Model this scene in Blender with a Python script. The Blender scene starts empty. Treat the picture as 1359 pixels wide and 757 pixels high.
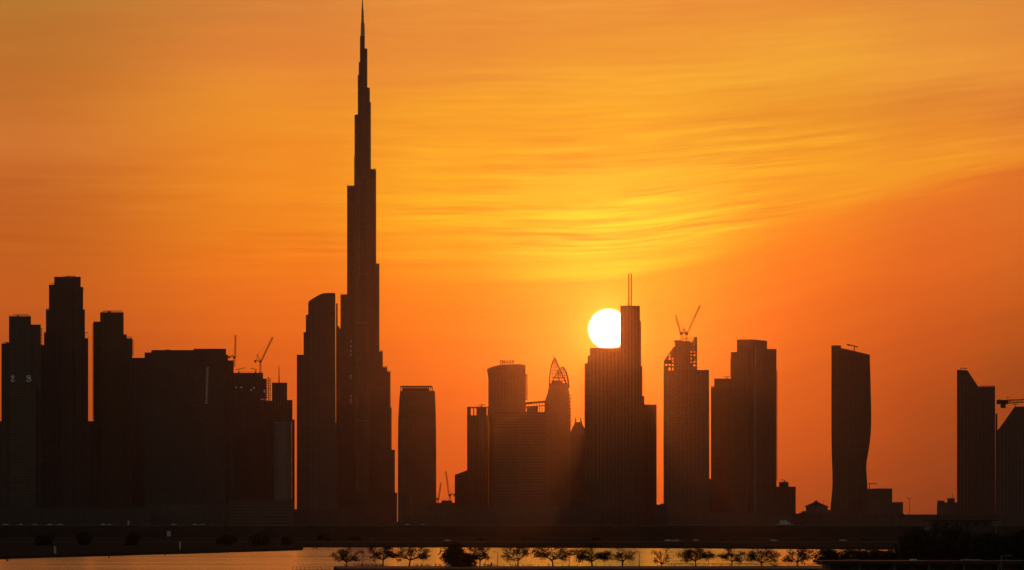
import bpy, bmesh, math, random
from mathutils import Vector, Matrix
R = math.radians
SC = bpy.context.scene
COL = SC.collection

# ------------------------------------------------------------------ camera
F = 5417.0                      # focal length in photo pixels (photo 1359 x 757)
CX, HY, CAMZ = 679.5, 686.0, 16.0
cd = bpy.data.cameras.new('camera')
cam = bpy.data.objects.new('camera', cd); COL.objects.link(cam)
cam.location = (0, 0, CAMZ); cam.rotation_euler = (R(90), 0, 0)
cd.sensor_width = 36; cd.lens = F / 1359 * 36
cd.shift_y = (HY - 378.5) / 1359
cd.clip_start = 1; cd.clip_end = 80000
SC.camera = cam
SC.view_settings.view_transform = 'Standard'; SC.view_settings.look = 'None'
SC.view_settings.exposure = 0; SC.view_settings.gamma = 1
SC.view_settings.use_curve_mapping = False
SC.cycles.use_denoising = True
SC.cycles.max_bounces = 6; SC.cycles.volume_bounces = 1
SC.cycles.sample_clamp_indirect = 4

# ------------------------------------------------------------------ sky and sun
SUN_AZ, SUN_EL = math.atan((807.5 - CX) / F), math.atan((HY - 437) / F)
sdir = Vector((math.sin(SUN_AZ) * math.cos(SUN_EL), math.cos(SUN_AZ) * math.cos(SUN_EL), math.sin(SUN_EL)))
sl = bpy.data.lights.new('sun_light', 'SUN'); sl.energy = 0.42; sl.angle = R(0.5); sl.color = (1, .20, .03)
so = bpy.data.objects.new('sun_light', sl); COL.objects.link(so)
so.rotation_euler = sdir.to_track_quat('Z', 'Y').to_euler()

def lin(c):
    return [((v / 255 + .055) / 1.055) ** 2.4 if v > 10 else v / 255 / 12.92 for v in c]

world = bpy.data.worlds.new('World'); SC.world = world; world.use_nodes = True
NT = world.node_tree; NT.nodes.clear()
def nd(t, **k):
    n = NT.nodes.new(t)
    for a, v in k.items(): setattr(n, a, v)
    return n
def put(sock, v):
    if isinstance(v, (int, float)): sock.default_value = v
    elif isinstance(v, (tuple, list)): sock.default_value = v
    else: NT.links.new(v, sock)
def M(op, a, b=0.0, c=0.0, clamp=False):
    n = nd('ShaderNodeMath', operation=op, use_clamp=clamp)
    put(n.inputs[0], a); put(n.inputs[1], b); put(n.inputs[2], c)
    return n.outputs[0]
def smooth(v, a, b, lo=0.0, hi=1.0):
    n = nd('ShaderNodeMapRange', interpolation_type='SMOOTHSTEP')
    put(n.inputs[0], v); put(n.inputs[1], a); put(n.inputs[2], b); put(n.inputs[3], lo); put(n.inputs[4], hi)
    return n.outputs[0]
def mixc(f, a, b, mode='MIX'):
    n = nd('ShaderNodeMix', data_type='RGBA', blend_type=mode)
    put(n.inputs[0], f); put(n.inputs[6], a); put(n.inputs[7], b)
    return n.outputs[2]
def noise(u, v, scale, detail=3, rough=.5, w=0.0):
    c = nd('ShaderNodeCombineXYZ'); put(c.inputs[0], u); put(c.inputs[1], v); put(c.inputs[2], w)
    n = nd('ShaderNodeTexNoise'); NT.links.new(c.outputs[0], n.inputs['Vector'])
    n.inputs['Scale'].default_value = scale; n.inputs['Detail'].default_value = detail
    n.inputs['Roughness'].default_value = rough
    return n.outputs['Fac']

tc = nd('ShaderNodeTexCoord'); sx = nd('ShaderNodeSeparateXYZ')
NT.links.new(tc.outputs['Generated'], sx.inputs[0])
DX, DY, DZ = sx.outputs
az = M('MULTIPLY', M('ARCTAN2', DX, DY), 57.29578)
el = M('MULTIPLY', M('ARCSINE', DZ), 57.29578)
# slanted lower edge of the cirrus sheet, climbing to the right of the sun
WK, WU = .28, 1.9
tt = M('SUBTRACT', az, WU)
soft = M('MULTIPLY', M('ADD', tt, M('SQRT', M('ADD', M('MULTIPLY', tt, tt), .5))), .5 * WK)
soft = M('MINIMUM', soft, 2.2)
fade = smooth(el, 3.6, 8.0, 1.0, .25)
wob = M('MULTIPLY', M('SUBTRACT', noise(M('MULTIPLY', az, .22), M('MULTIPLY', el, .7), 1.0, 3), .5), .30)
W = M('ADD', M('SUBTRACT', el, M('MULTIPLY', soft, fade)), wob)
W = M('ADD', W, M('MULTIPLY', M('SUBTRACT', noise(M('MULTIPLY', az, .36), M('MULTIPLY', W, 5.5), 1.0, 4, .58, 7.0), .5), .52))
def w_of(u, y):
    e = math.degrees(math.atan((HY - y) / F)); t = u - WU
    s = .5 * WK * (t + math.sqrt(t * t + .5))
    k = min(max((e - 3.6) / 4.4, 0), 1); k = k * k * (3 - 2 * k)
    return e - s * (1 - .75 * k)
SKY = [
 (-7.0, [(0,(188,122,50)),(90,(195,115,45)),(150,(208,118,48)),(190,(215,122,52)),(250,(204,106,40)),(330,(202,100,34)),(400,(206,98,33)),(480,(188,84,33)),(686,(150,66,30))]),
 (-3.0, [(0,(222,135,60)),(90,(235,137,55)),(150,(248,155,45)),(220,(250,145,38)),(300,(250,140,32)),(350,(251,128,30)),(400,(244,116,32)),(450,(235,106,30)),(500,(225,98,30)),(600,(212,88,28)),(686,(190,78,28))]),
 (-0.9, [(0,(236,145,60)),(100,(240,148,55)),(140,(252,168,45)),(200,(250,163,40)),(270,(252,176,36)),(340,(254,160,32)),(390,(253,132,28)),(450,(245,114,28)),(550,(222,94,28)),(686,(205,82,28))]),
 (1.35, [(0,(240,150,60)),(80,(242,155,52)),(130,(250,174,48)),(180,(245,164,42)),(230,(242,184,48)),(280,(242,198,48)),(335,(244,200,46)),(360,(250,182,32)),(374,(251,148,22)),(420,(252,132,20)),(500,(252,114,24)),(600,(246,100,25)),(686,(225,92,26))]),
 (4.2, [(0,(238,148,58)),(90,(248,172,55)),(140,(238,152,45)),(200,(250,165,42)),(265,(252,162,40)),(300,(250,138,35)),(350,(247,120,33)),(420,(232,105,30)),(500,(215,92,28)),(600,(195,80,28)),(686,(165,70,28))]),
 (6.0, [(0,(228,142,60)),(90,(245,160,60)),(130,(230,138,52)),(190,(245,150,45)),(225,(252,160,42)),(252,(242,126,40)),(275,(237,117,40)),(350,(231,105,35)),(450,(205,88,30)),(550,(175,75,28)),(686,(140,60,28))]),
 (7.2, [(0,(225,140,60)),(90,(240,150,58)),(150,(228,130,52)),(195,(244,146,48)),(214,(248,148,44)),(228,(231,118,42)),(300,(228,112,38)),(400,(205,94,30)),(480,(172,78,28)),(530,(163,73,28)),(686,(135,58,28))]),
]
W0, W1 = -1.5, 26.0
def ramp(u, stops):
    n = nd('ShaderNodeValToRGB'); cr = n.color_ramp
    pts = sorted((w_of(u, y), lin(c)) for y, c in stops)
    top = pts[-1][1]
    pts += [(9.5, [top[0] * 1.3, top[1] * 1.25, top[2] * 2.6]), (17, [top[0] * 1.75, top[1] * 1.6, top[2] * 5.0]), (25.5, [top[0] * .12, top[1] * .13, top[2] * .3])]
    while len(cr.elements) < len(pts): cr.elements.new(.5)
    for e, (w, c) in zip(cr.elements, pts):
        e.position = (w - W0) / (W1 - W0)
    for e, (w, c) in zip(cr.elements, pts):
        e.color = (c[0], c[1], c[2], 1)
    fac = M('DIVIDE', M('SUBTRACT', W, W0), W1 - W0, clamp=True)
    NT.links.new(fac, n.inputs[0])
    return n.outputs[0]
cols = [(u, ramp(u, s)) for u, s in SKY]
sunset = cols[0][1]
for (u0, _), (u1, c) in zip(cols, cols[1:]):
    sunset = mixc(smooth(az, u0, u1), sunset, c)
# cirrus streaks: long and thin, stronger above the slanted edge and near the sun
wd = M('MULTIPLY', M('SUBTRACT', noise(M('MULTIPLY', az, .4), W, .7, 2), .5), .22)
Ws = M('ADD', M('SUBTRACT', el, M('MULTIPLY', M('MULTIPLY', soft, fade), .6)), wd)
st1 = noise(M('MULTIPLY', az, .16), M('MULTIPLY', Ws, 1.5), 1.0, 4, .55)
st2 = noise(M('MULTIPLY', az, .36), M('MULTIPLY', Ws, 7.5), 1.0, 4, .58, 4.0)
st3 = noise(M('MULTIPLY', az, .7), M('MULTIPLY', Ws, 17.0), 1.0, 3, .6, 9.0)
insheet = smooth(W, 3.25, 3.75)
low = M('MULTIPLY', insheet, smooth(W, 4.2, 5.8, 1.0, .22))
nearsun = M('POWER', 2.71828, M('MULTIPLY', M('POWER', M('DIVIDE', M('SUBTRACT', az, 1.2), 3.0), 2.0), -1.0))
nearsun = M('ADD', M('MULTIPLY', nearsun, .8), .2)
patch = smooth(noise(M('MULTIPLY', az, .5), M('MULTIPLY', el, 1.6), 1.0, 3, .5, 21.0), .36, .6, .4, 1.2)
lowk = M('MULTIPLY', M('MULTIPLY', low, nearsun), patch)
s = M('ADD', 1.0, M('MULTIPLY', M('SUBTRACT', st1, .5), M('ADD', M('MULTIPLY', insheet, .14), .10)))
s = M('ADD', s, M('MULTIPLY', M('SUBTRACT', st2, .52), M('ADD', M('MULTIPLY', lowk, 1.15), M('MULTIPLY', M('MULTIPLY', insheet, smooth(az, -4.0, 2.0, .25, 1.0)), .06))))
s = M('ADD', s, M('MULTIPLY', M('SUBTRACT', st3, .5), M('MULTIPLY', lowk, .65)))
g = M('ADD', M('MULTIPLY', M('SUBTRACT', s, 1.0), 1.5), 1.0)
sc_ = nd('ShaderNodeCombineColor'); put(sc_.inputs[0], M('MINIMUM', M('ADD', M('MULTIPLY', M('SUBTRACT', s, 1), .55), 1.0), 1.12)); put(sc_.inputs[1], g); put(sc_.inputs[2], s)
sunset = mixc(1.0, sunset, sc_.outputs[0], 'MULTIPLY')
# aureole of the sun
vd = nd('ShaderNodeVectorMath', operation='DOT_PRODUCT'); NT.links.new(tc.outputs['Generated'], vd.inputs[0]); vd.inputs[1].default_value = sdir
ang = M('MULTIPLY', M('ARCCOSINE', M('MINIMUM', vd.outputs['Value'], 1.0)), 57.29578)
g1 = M('POWER', 2.71828, M('MULTIPLY', M('POWER', M('DIVIDE', ang, .42), 2.0), -1.0))
g2 = M('POWER', 2.71828, M('DIVIDE', ang, -1.0))
sunset = mixc(g1, sunset, (.30, .30, .03, 1), 'ADD')
sunset = mixc(g2, sunset, (.05, .0, .0, 1), 'ADD')
# the disc itself
disc = smooth(ang, math.degrees(22.8 / F), math.degrees(28.2 / F), 1.0, 0.0)
sunset = mixc(disc, sunset, (6.0, 5.0, 3.4, 1))
# away from the sun the evening sky takes over
off = smooth(M('ABSOLUTE', az), 9.0, 70.0, 1.0, .015)
offn = nd('ShaderNodeCombineColor')
for i in range(3): put(offn.inputs[i], off)
sunset = mixc(1.0, sunset, offn.outputs[0], 'MULTIPLY')
bg1 = nd('ShaderNodeBackground'); put(bg1.inputs[0], sunset); bg1.inputs[1].default_value = 1.0
sky = nd('ShaderNodeTexSky', sky_type='NISHITA', sun_disc=False, sun_elevation=SUN_EL, sun_rotation=SUN_AZ)
bg2 = nd('ShaderNodeBackground'); NT.links.new(sky.outputs[0], bg2.inputs[0])
away = smooth(M('ABSOLUTE', az), 12.0, 60.0, 0.0, 1.0)
put(bg2.inputs[1], M('MULTIPLY', M('MAXIMUM', away, smooth(el, 15.0, 40.0)), .05))
add = nd('ShaderNodeAddShader'); NT.links.new(bg1.outputs[0], add.inputs[0]); NT.links.new(bg2.outputs[0], add.inputs[1])
wo = nd('ShaderNodeOutputWorld'); NT.links.new(add.outputs[0], wo.inputs[0])

# ------------------------------------------------------------------ materials
def mat(name, base=(.3, .3, .3), rough=.7, metal=0.0, bump=0.0, nscale=.3, var=.18, emit=None, es=1.0, spec=.4):
    m = bpy.data.materials.new(name); m.use_nodes = True
    t = m.node_tree; b = t.nodes['Principled BSDF']
    b.inputs['Roughness'].default_value = rough; b.inputs['Metallic'].default_value = metal
    b.inputs['Specular IOR Level'].default_value = spec
    c = t.nodes.new('ShaderNodeTexCoord'); n = t.nodes.new('ShaderNodeTexNoise')
    n.inputs['Scale'].default_value = nscale; n.inputs['Detail'].default_value = 5
    t.links.new(c.outputs['Object'], n.inputs['Vector'])
    x = t.nodes.new('ShaderNodeMix'); x.data_type = 'RGBA'
    t.links.new(n.outputs['Fac'], x.inputs[0])
    x.inputs[6].default_value = [v * (1 - var) for v in base] + [1]
    x.inputs[7].default_value = [min(1, v * (1 + var)) for v in base] + [1]
    t.links.new(x.outputs[2], b.inputs['Base Color'])
    if bump:
        bp = t.nodes.new('ShaderNodeBump'); bp.inputs['Strength'].default_value = bump
        t.links.new(n.outputs['Fac'], bp.inputs['Height']); t.links.new(bp.outputs[0], b.inputs['Normal'])
    if emit:
        b.inputs['Emission Color'].default_value = (*emit, 1); b.inputs['Emission Strength'].default_value = es
    return m
def facade(name, wall, glass, floor=3.8, win=3.0, mortar=.45, gr=.12, wr=.7):
    """storeys of glazing set between wall strips, in metres"""
    m = bpy.data.materials.new(name); m.use_nodes = True
    t = m.node_tree; b = t.nodes['Principled BSDF']; L = t.links.new
    c = t.nodes.new('ShaderNodeTexCoord'); sp = t.nodes.new('ShaderNodeSeparateXYZ'); L(c.outputs['Object'], sp.inputs[0])
    a = t.nodes.new('ShaderNodeMath'); a.operation = 'ADD'; L(sp.outputs[0], a.inputs[0]); L(sp.outputs[1], a.inputs[1])
    cb = t.nodes.new('ShaderNodeCombineXYZ'); L(a.outputs[0], cb.inputs[0]); L(sp.outputs[2], cb.inputs[1])
    k = t.nodes.new('ShaderNodeTexBrick'); k.offset = 0; k.squash = 1
    L(cb.outputs[0], k.inputs['Vector'])
    k.inputs['Scale'].default_value = 1; k.inputs['Mortar Size'].default_value = mortar; k.inputs['Mortar Smooth'].default_value = .1
    k.inputs['Brick Width'].default_value = win; k.inputs['Row Height'].default_value = floor
    k.inputs['Color1'].default_value = [v * .85 for v in glass] + [1]; k.inputs['Color2'].default_value = [v * 1.15 for v in glass] + [1]
    n = t.nodes.new('ShaderNodeTexNoise'); n.inputs['Scale'].default_value = .03; n.inputs['Detail'].default_value = 4; L(c.outputs['Object'], n.inputs['Vector'])
    x = t.nodes.new('ShaderNodeMix'); x.data_type = 'RGBA'; L(n.outputs['Fac'], x.inputs[0])
    x.inputs[6].default_value = [v * .8 for v in wall] + [1]; x.inputs[7].default_value = [v * 1.2 for v in wall] + [1]
    L(x.outputs[2], k.inputs['Mortar']); L(k.outputs['Color'], b.inputs['Base Color'])
    r = t.nodes.new('ShaderNodeMapRange'); L(k.outputs['Fac'], r.inputs[0]); r.inputs[3].default_value = gr; r.inputs[4].default_value = wr
    L(r.outputs[0], b.inputs['Roughness']); b.inputs['Specular IOR Level'].default_value = .3
    return m
CONC = facade('pale_concrete_facade', (.155, .15, .145), (.135, .13, .13), wr=.8)
BEIGE = facade('sand_render_facade', (.16, .15, .135), (.14, .13, .12), 3.6, 4.2, .7, wr=.8)
GREY = facade('grey_panel_facade', (.12, .12, .12), (.105, .105, .108), 3.7, 2.4, .35)
GLASS = facade('blue_glass_facade', (.10, .10, .105), (.09, .09, .095), 4.0, 1.6, .12, .2, .4)
BAND = facade('banded_office_facade', (.15, .145, .135), (.125, .12, .115), 4.2, 40.0, .9)
WHITE = facade('white_render_facade', (.40, .39, .37), (.33, .32, .31), 3.6, 3.6, .6)
STEELF = facade('steel_and_glass_facade', (.14, .14, .145), (.12, .12, .125), 3.4, 1.5, .18, .25, .4)
RAW = facade('bare_concrete_frame', (.16, .15, .14), (.13, .125, .12), 3.9, 5.0, .8, .8, .8)
ROOF = mat('roof_concrete', (.13, .125, .12), .85, spec=.1)
PIER = mat('pale_pier', (.20, .19, .18), .8, spec=.15)
DARKM = mat('dark_steel', (.08, .08, .085), .45, .6)
STEEL = mat('brushed_steel', (.35, .36, .38), .35, .8)
CRANEM = mat('crane_paint', (.38, .20, .05), .5)
SIGNM = mat('sign_steel', (.10, .06, .05), .6)
PALEM = mat('pale_sign_paint', (.75, .74, .72), .5)
LAMPM = mat('lit_lamp', (.8, .8, .8), .5, emit=(1, .86, .70), es=.22)
DIMGLOW = mat('dim_lights_and_mark_glow', (.6, .6, .6), .5, emit=(1, .84, .72), es=.045)  # dim facade lights, and a glow put into the unlit front marks
ASPH = mat('asphalt', (.05, .05, .05), .9, nscale=.8, spec=.1)
SOIL = mat('scrubby_ground', (.06, .055, .04), .95, nscale=.05, var=.35, spec=0)
GRASS = mat('grass', (.04, .05, .025), .95, nscale=.6, var=.4, spec=0)
PAVE = mat('sandy_paving', (.22, .18, .14), .9, nscale=.5, spec=.05)
STONE = mat('bank_stone', (.17, .15, .13), .9, bump=.5, nscale=.5)
PAINT = mat('road_paint', (.75, .75, .72), .6)
LEAF = mat('tree_leaf', (.04, .045, .02), .8, nscale=1.5, var=.3, spec=.05)
LEAFD = mat('dense_leaf', (.03, .04, .02), .8, nscale=1.5, var=.3, spec=.05)
BARK = mat('bark', (.06, .05, .04), .9, nscale=2, spec=.05)
GALV = mat('galvanised_steel', (.2, .2, .2), .5, .7)
ROOFP = mat('metal_roof_sheet', (.07, .07, .075), .9, 0, nscale=.4, spec=.05)
PLAST = mat('painted_wall', (.10, .095, .09), .85, nscale=.4)
GLZ = mat('dark_glazing', (.03, .035, .04), .08, nscale=.2)
RUBBER = mat('rubber', (.02, .02, .02), .9)
CARS = [mat(n, c, .28, nscale=.5, var=.03) for n, c in (('white_car_paint', (.75, .75, .75)), ('silver_car_paint', (.5, .5, .52)), ('black_car_paint', (.03, .03, .03)), ('red_car_paint', (.35, .03, .03)))]

def water_material():
    m = bpy.data.materials.new('water'); m.use_nodes = True
    t = m.node_tree; b = t.nodes['Principled BSDF']; L = t.links.new
    b.inputs['Base Color'].default_value = (.012, .012, .010, 1); b.inputs['IOR'].default_value = 1.45
    c = t.nodes.new('ShaderNodeTexCoord')
    def nz(sx_, sy_, det, ro):
        mp = t.nodes.new('ShaderNodeMapping'); mp.inputs['Scale'].default_value = (sx_, sy_, 1); L(c.outputs['Object'], mp.inputs[0])
        n = t.nodes.new('ShaderNodeTexNoise'); n.inputs['Scale'].default_value = 1; n.inputs['Detail'].default_value = det; n.inputs['Roughness'].default_value = ro
        L(mp.outputs[0], n.inputs['Vector']); return n.outputs['Fac']
    lane = nz(.006, .022, 5, .62)
    r = t.nodes.new('ShaderNodeMapRange'); L(lane, r.inputs[0]); r.inputs[1].default_value = .3; r.inputs[2].default_value = .7
    r.inputs[3].default_value = .10; r.inputs[4].default_value = .20
    L(r.outputs[0], b.inputs['Roughness'])
    h1 = nz(.12, .35, 4, .6)
    bp = t.nodes.new('ShaderNodeBump'); bp.inputs['Strength'].default_value = .4; bp.inputs['Distance'].default_value = .3
    L(h1, bp.inputs['Height']); L(bp.outputs[0], b.inputs['Normal'])
    return m
WATER = water_material()

# ------------------------------------------------------------------ builders
LOC = {}
def tag(o, label=None, cat=None, group=None, kind=None):
    if label: o['label'] = label
    if cat: o['category'] = cat
    if group: o['group'] = group
    if kind: o['kind'] = kind
    return o
def empty(name, loc, label=None, cat=None, group=None):
    o = bpy.data.objects.new(name, None); COL.objects.link(o)
    o.location = loc; o.empty_display_size = 1
    LOC[o.name] = Vector(loc)
    return tag(o, label, cat, group)
class MB:
    def __init__(s): s.v = []; s.f = []
    def add(s, vs, fs):
        n = len(s.v); s.v += [tuple(p) for p in vs]; s.f += [tuple(i + n for i in f) for f in fs]; return s
    def box(s, x0, x1, y0, y1, z0, z1):
        return s.add([(x0, y0, z0), (x1, y0, z0), (x1, y1, z0), (x0, y1, z0), (x0, y0, z1), (x1, y0, z1), (x1, y1, z1), (x0, y1, z1)],
                     [(0, 3, 2, 1), (4, 5, 6, 7), (0, 1, 5, 4), (1, 2, 6, 5), (2, 3, 7, 6), (3, 0, 4, 7)])
    def loft(s, rings, caps=True):
        n = len(rings[0]); vs = [p for r in rings for p in r]; fs = []
        for k in range(len(rings) - 1):
            for i in range(n):
                j = (i + 1) % n
                fs.append((k * n + i, k * n + j, (k + 1) * n + j, (k + 1) * n + i))
        if caps:
            fs.append(tuple(range(n - 1, -1, -1))); fs.append(tuple((len(rings) - 1) * n + i for i in range(n)))
        return s.add(vs, fs)
    def prism(s, pts, z0, z1):
        return s.loft([[(x, y, z0) for x, y in pts], [(x, y, z1) for x, y in pts]])
    def tube(s, p, q, r, r2=None, n=6):
        p, q = Vector(p), Vector(q); d = q - p
        if d.length < 1e-6: return s
        d.normalize(); a = d.orthogonal().normalized(); b = d.cross(a)
        r2 = r if r2 is None else r2
        ring = lambda c, rr: [c + (a * math.cos(2 * math.pi * i / n) + b * math.sin(2 * math.pi * i / n)) * rr for i in range(n)]
        return s.loft([ring(p, r), ring(q, r2)])
    def path(s, pts, r, n=5):
        for a, b in zip(pts, pts[1:]): s.tube(a, b, r, n=n)
        return s
    def lattice(s, p, q, w, r, up=Vector((0, 1, 0)), step=None):
        p, q = Vector(p), Vector(q); d = (q - p); L = d.length; d.normalize()
        a = d.cross(up).normalized(); b = d.cross(a).normalized()
        cs = [(a * i + b * j) * w * .5 for i, j in ((-1, -1), (1, -1), (1, 1), (-1, 1))]
        for c in cs: s.tube(p + c, q + c, r, n=4)
        k = max(2, int(L / (step or w)))
        for i in range(k):
            for m in range(4):
                c0, c1 = (cs[m], cs[(m + 1) % 4]) if i % 2 else (cs[(m + 1) % 4], cs[m])
                s.tube(p + d * (L * i / k) + c0, p + d * (L * (i + 1) / k) + c1, r * .6, n=3)
        return s
    def skew(s, m, D):
        """shear a footprint along its own bearing"""
        s.v = [(x + m * (y - D), y, z) for x, y, z in s.v]; return s  # shaped to keep the bright sky-lit side walls out of view
    def build(s, name, material, parent=None, smooth=False):
        me = bpy.data.meshes.new(name)
        o0 = Vector((0, 0, 0))
        if parent is not None: o0 = LOC[parent.name]
        me.from_pydata([(x - o0.x, y - o0.y, z - o0.z) for x, y, z in s.v], [], s.f)
        bm = bmesh.new(); bm.from_mesh(me); bmesh.ops.recalc_face_normals(bm, faces=bm.faces); bm.to_mesh(me); bm.free()
        if smooth:
            for p in me.polygons: p.use_smooth = True
        me.materials.append(material)
        o = bpy.data.objects.new(name, me); COL.objects.link(o)
        if parent is not None: o.parent = parent
        LOC[o.name] = o0
        return o
def copy_tree(o, parent=None):
    c = o.copy(); COL.objects.link(c); c.parent = parent
    for ch in [x for x in o.children]: copy_tree(ch, c)
    return c
def wx(px, D): return (px - CX) * D / F
def wz(py, D): return CAMZ + (HY - py) * D / F
def P(px, py, D): return Vector((wx(px, D), D, wz(py, D)))
def edges(x0, x1, D, dep):
    return wx(x0 - .1, D), wx(x1 + .1, D)
GZ = 1.0

class Tower:
    def __init__(s, name, label, cat, xm, D, group=None):
        s.D = D; s.root = empty(name, (wx(xm, D), D, GZ), label, cat, group)
    def block(s, part, x0, x1, yt, m, yb=None, dep=34, off=0, fins=0, slabs=0, fin_w=.7, fin_d=.8, parapet=True, cap=None, parent=None):
        D = s.D + off; a, b = edges(x0, x1, D, dep); z1 = wz(yt, D); z0 = GZ if yb is None else wz(yb, D)
        mb = MB().box(a, b, D, D + dep, z0, z1)
        rb = MB()
        if fins:
            k = max(2, round((b - a) / fins)); w = (b - a) / k
            for i in range(k + 1):
                x = a + i * w
                x0_, x1_ = max(a + .02, x - fin_w / 2), min(b - .02, x + fin_w / 2)
                rb.box(x0_, x1_, D - fin_d, D + .1, z0 + 3, z1 - 1.2)
        if slabs:
            k = int((z1 - z0) / slabs)
            for i in range(1, k):
                z = z0 + i * slabs; mb.box(a + .03, b - .03, D - .5, D + .1, z, z + .7)
        sk = (a + b) / 2 / D
        o = mb.skew(sk, D).build(part, m, parent or s.root)
        if fins: rb.skew(sk, D).build('facade_ribs', PIER, o)
        if parapet:
            q = MB(); t = 1.1; e = .04
            q.box(a - e, b + e, D - e, D + .5, z1 + .01, z1 + t); q.box(a - e, b + e, D + dep - .5, D + dep + e, z1 + .01, z1 + t)
            q.box(a - e, a + .5, D + .51, D + dep - .51, z1 + .01, z1 + t - .01); q.box(b - .5, b + e, D + .51, D + dep - .51, z1 + .01, z1 + t - .01)
            q.skew(sk, D).build('parapet', ROOF, o)
        return o
    def profile(s, part, pts, m, dep=34, off=0, fins=0, parent=None):
        """outline in photo pixels pushed back by dep metres"""
        D = s.D + off; out = [(wx(x, D), GZ if y is None else wz(y, D)) for x, y in pts]; xc_px = sum(p[0] for p in pts) / len(pts)
        mb = MB(); n = len(out)
        mb.add([(x, D, z) for x, z in out] + [(x, D + dep, z) for x, z in out],
               [tuple(range(n)), tuple(range(2 * n - 1, n - 1, -1))] + [(i, n + i, n + (i + 1) % n, (i + 1) % n) for i in range(n)])
        sk = wx(xc_px, D) / D; o = mb.skew(sk, D).build(part, m, parent or s.root)
        if fins:
            x0, x1 = min(p[0] for p in out), max(p[0] for p in out); k = round((x1 - x0) / fins); rb = MB()
            lows = min(p[1] for p in out if p[1] > GZ + 5)
            for i in range(1, k):
                x = x0 + (x1 - x0) * i / k
                rb.box(x - .35, x + .35, D - .8, D + .1, GZ + 3, lows - 1)
            rb.skew(sk, D).build('facade_ribs', PIER, o)
        return o
    def rail(s, x0, x1, y, h=2.2, off=0, dep=20, parent=None):
        D = s.D + off; a, b = edges(x0, x1, D, dep); z = wz(y, D); q = MB()
        for yy in (D + .8, D + dep - .8):
            q.tube((a, yy, z + h), (b, yy, z + h), .28, n=4)
            k = max(1, int((b - a) / 5))
            for i in range(k + 1):
                x = a + (b - a) * i / k; q.tube((x, yy, z), (x, yy, z + h), .22, n=4)
        q.tube((a, D + .8, z + h), (a, D + dep - .8, z + h), .28, n=4); q.tube((b, D + .8, z + h), (b, D + dep - .8, z + h), .28, n=4)
        return q.skew((a + b) / 2 / D, D).build('roof_railing', DARKM, parent or s.root)
    def washer(s, x, y, dx, h=3.0, off=12, lift=0.0):
        """window-cleaning crane on the roof: post, arm to both sides"""
        D = s.D + off; p = P(x, y, D); q = MB(); sg = D / F
        q.box(p.x - 1.2, p.x + 1.2, D - 1.2, D + 1.2, p.z - .5, p.z + 1.4)
        q.tube(p, p + Vector((0, 0, h)), .6)
        q.tube(p + Vector((-dx * .45 * sg, 0, h)), p + Vector((dx * sg, 0, h + lift)), .45)
        q.tube(p + Vector((dx * sg, 0, h + lift)), p + Vector((dx * sg, 0, h + lift - 1.6)), .3)
        return q.build('roof_crane', DARKM, s.root)
    def balconies(s, xe, y0, y1, step, side, out=2.6, dep=9, off=3, slab=1.3):
        """a stack of balconies along one edge, each its own part sharing one mesh"""
        D = s.D + off; x = wx(xe, D); o2 = out; zc = wz(y0, D); n = int((y1 - y0) / step)
        a, b = (x - .3, x + o2) if side > 0 else (x - o2, x + .3)
        q = MB().box(a, b, D, D + dep, zc - slab, zc)
        q.box(a, a + .1 if side < 0 else b, D + .01, D + .1, zc + .002, zc + .5) if side < 0 else q.box(b - .1, b, D + .01, D + dep - .01, zc + .002, zc + .5)
        first = q.skew(x / D, D).build('balcony', ROOF, s.root)
        for i in range(1, n):
            c = first.copy(); COL.objects.link(c); c.parent = s.root
            c.location = (0, 0, -i * step * D / F)

def luffing_crane(label, x, yb, yt, D, tip, counter, group='tower cranes on the skyline', a_frame=10):
    b = P(x, yb, D); t = P(x, yt, D); root = empty('tower_crane', b, label, 'crane', group)
    MB().lattice(b, t, 2.4, .38).build('mast', CRANEM, root)
    q = MB(); q.tube(t, t + Vector((0, 0, 1.6)), 1.7, n=8); q.box(t.x - 2.2, t.x + 2.2, D - 1.5, D + 1.5, t.z + 1.6, t.z + 2.6); q.build('turntable', DARKM, root)
    s_ = 1 if tip[0] > x else -1
    q = MB().box(t.x + s_ * .6, t.x + s_ * 2.4, D - 3.4, D - 1.55, t.z + 1.2, t.z + 3.6); q.build('cab', GLZ, root)
    e = P(*tip, D); j0 = t + Vector((s_ * 1.5, 0, 3))
    MB().lattice(j0, e, 1.9, .36).build('jib', CRANEM, root)
    c = P(*counter, D); c0 = t + Vector((-s_ * 1, 0, 3))
    q = MB().lattice(c0, Vector((c0.x - s_ * 7, D, c0.z)), 1.8, .3); cw = q.build('counter_jib', CRANEM, root)
    MB().box(c0.x - s_ * 7 - 1.6, c0.x - s_ * 7 + 1.6, D - 1.6, D + 1.6, c0.z - 2.8, c0.z + .8).build('counterweight', DARKM, root)
    q = MB(); q.tube(t + Vector((0, -.8, 2.6)), c, .5); q.tube(t + Vector((0, .8, 2.6)), c, .5); q.tube(Vector((c0.x - s_ * 6, D, c0.z)), c, .35)
    q.build('a_frame', CRANEM, root)
    q = MB(); q.tube(c, j0.lerp(e, .8), .12, n=3); hk = j0.lerp(e, .97); q.tube(hk, hk - Vector((0, 0, 9)), .1, n=3); q.build('cable', DARKM, root)
    return root

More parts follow.
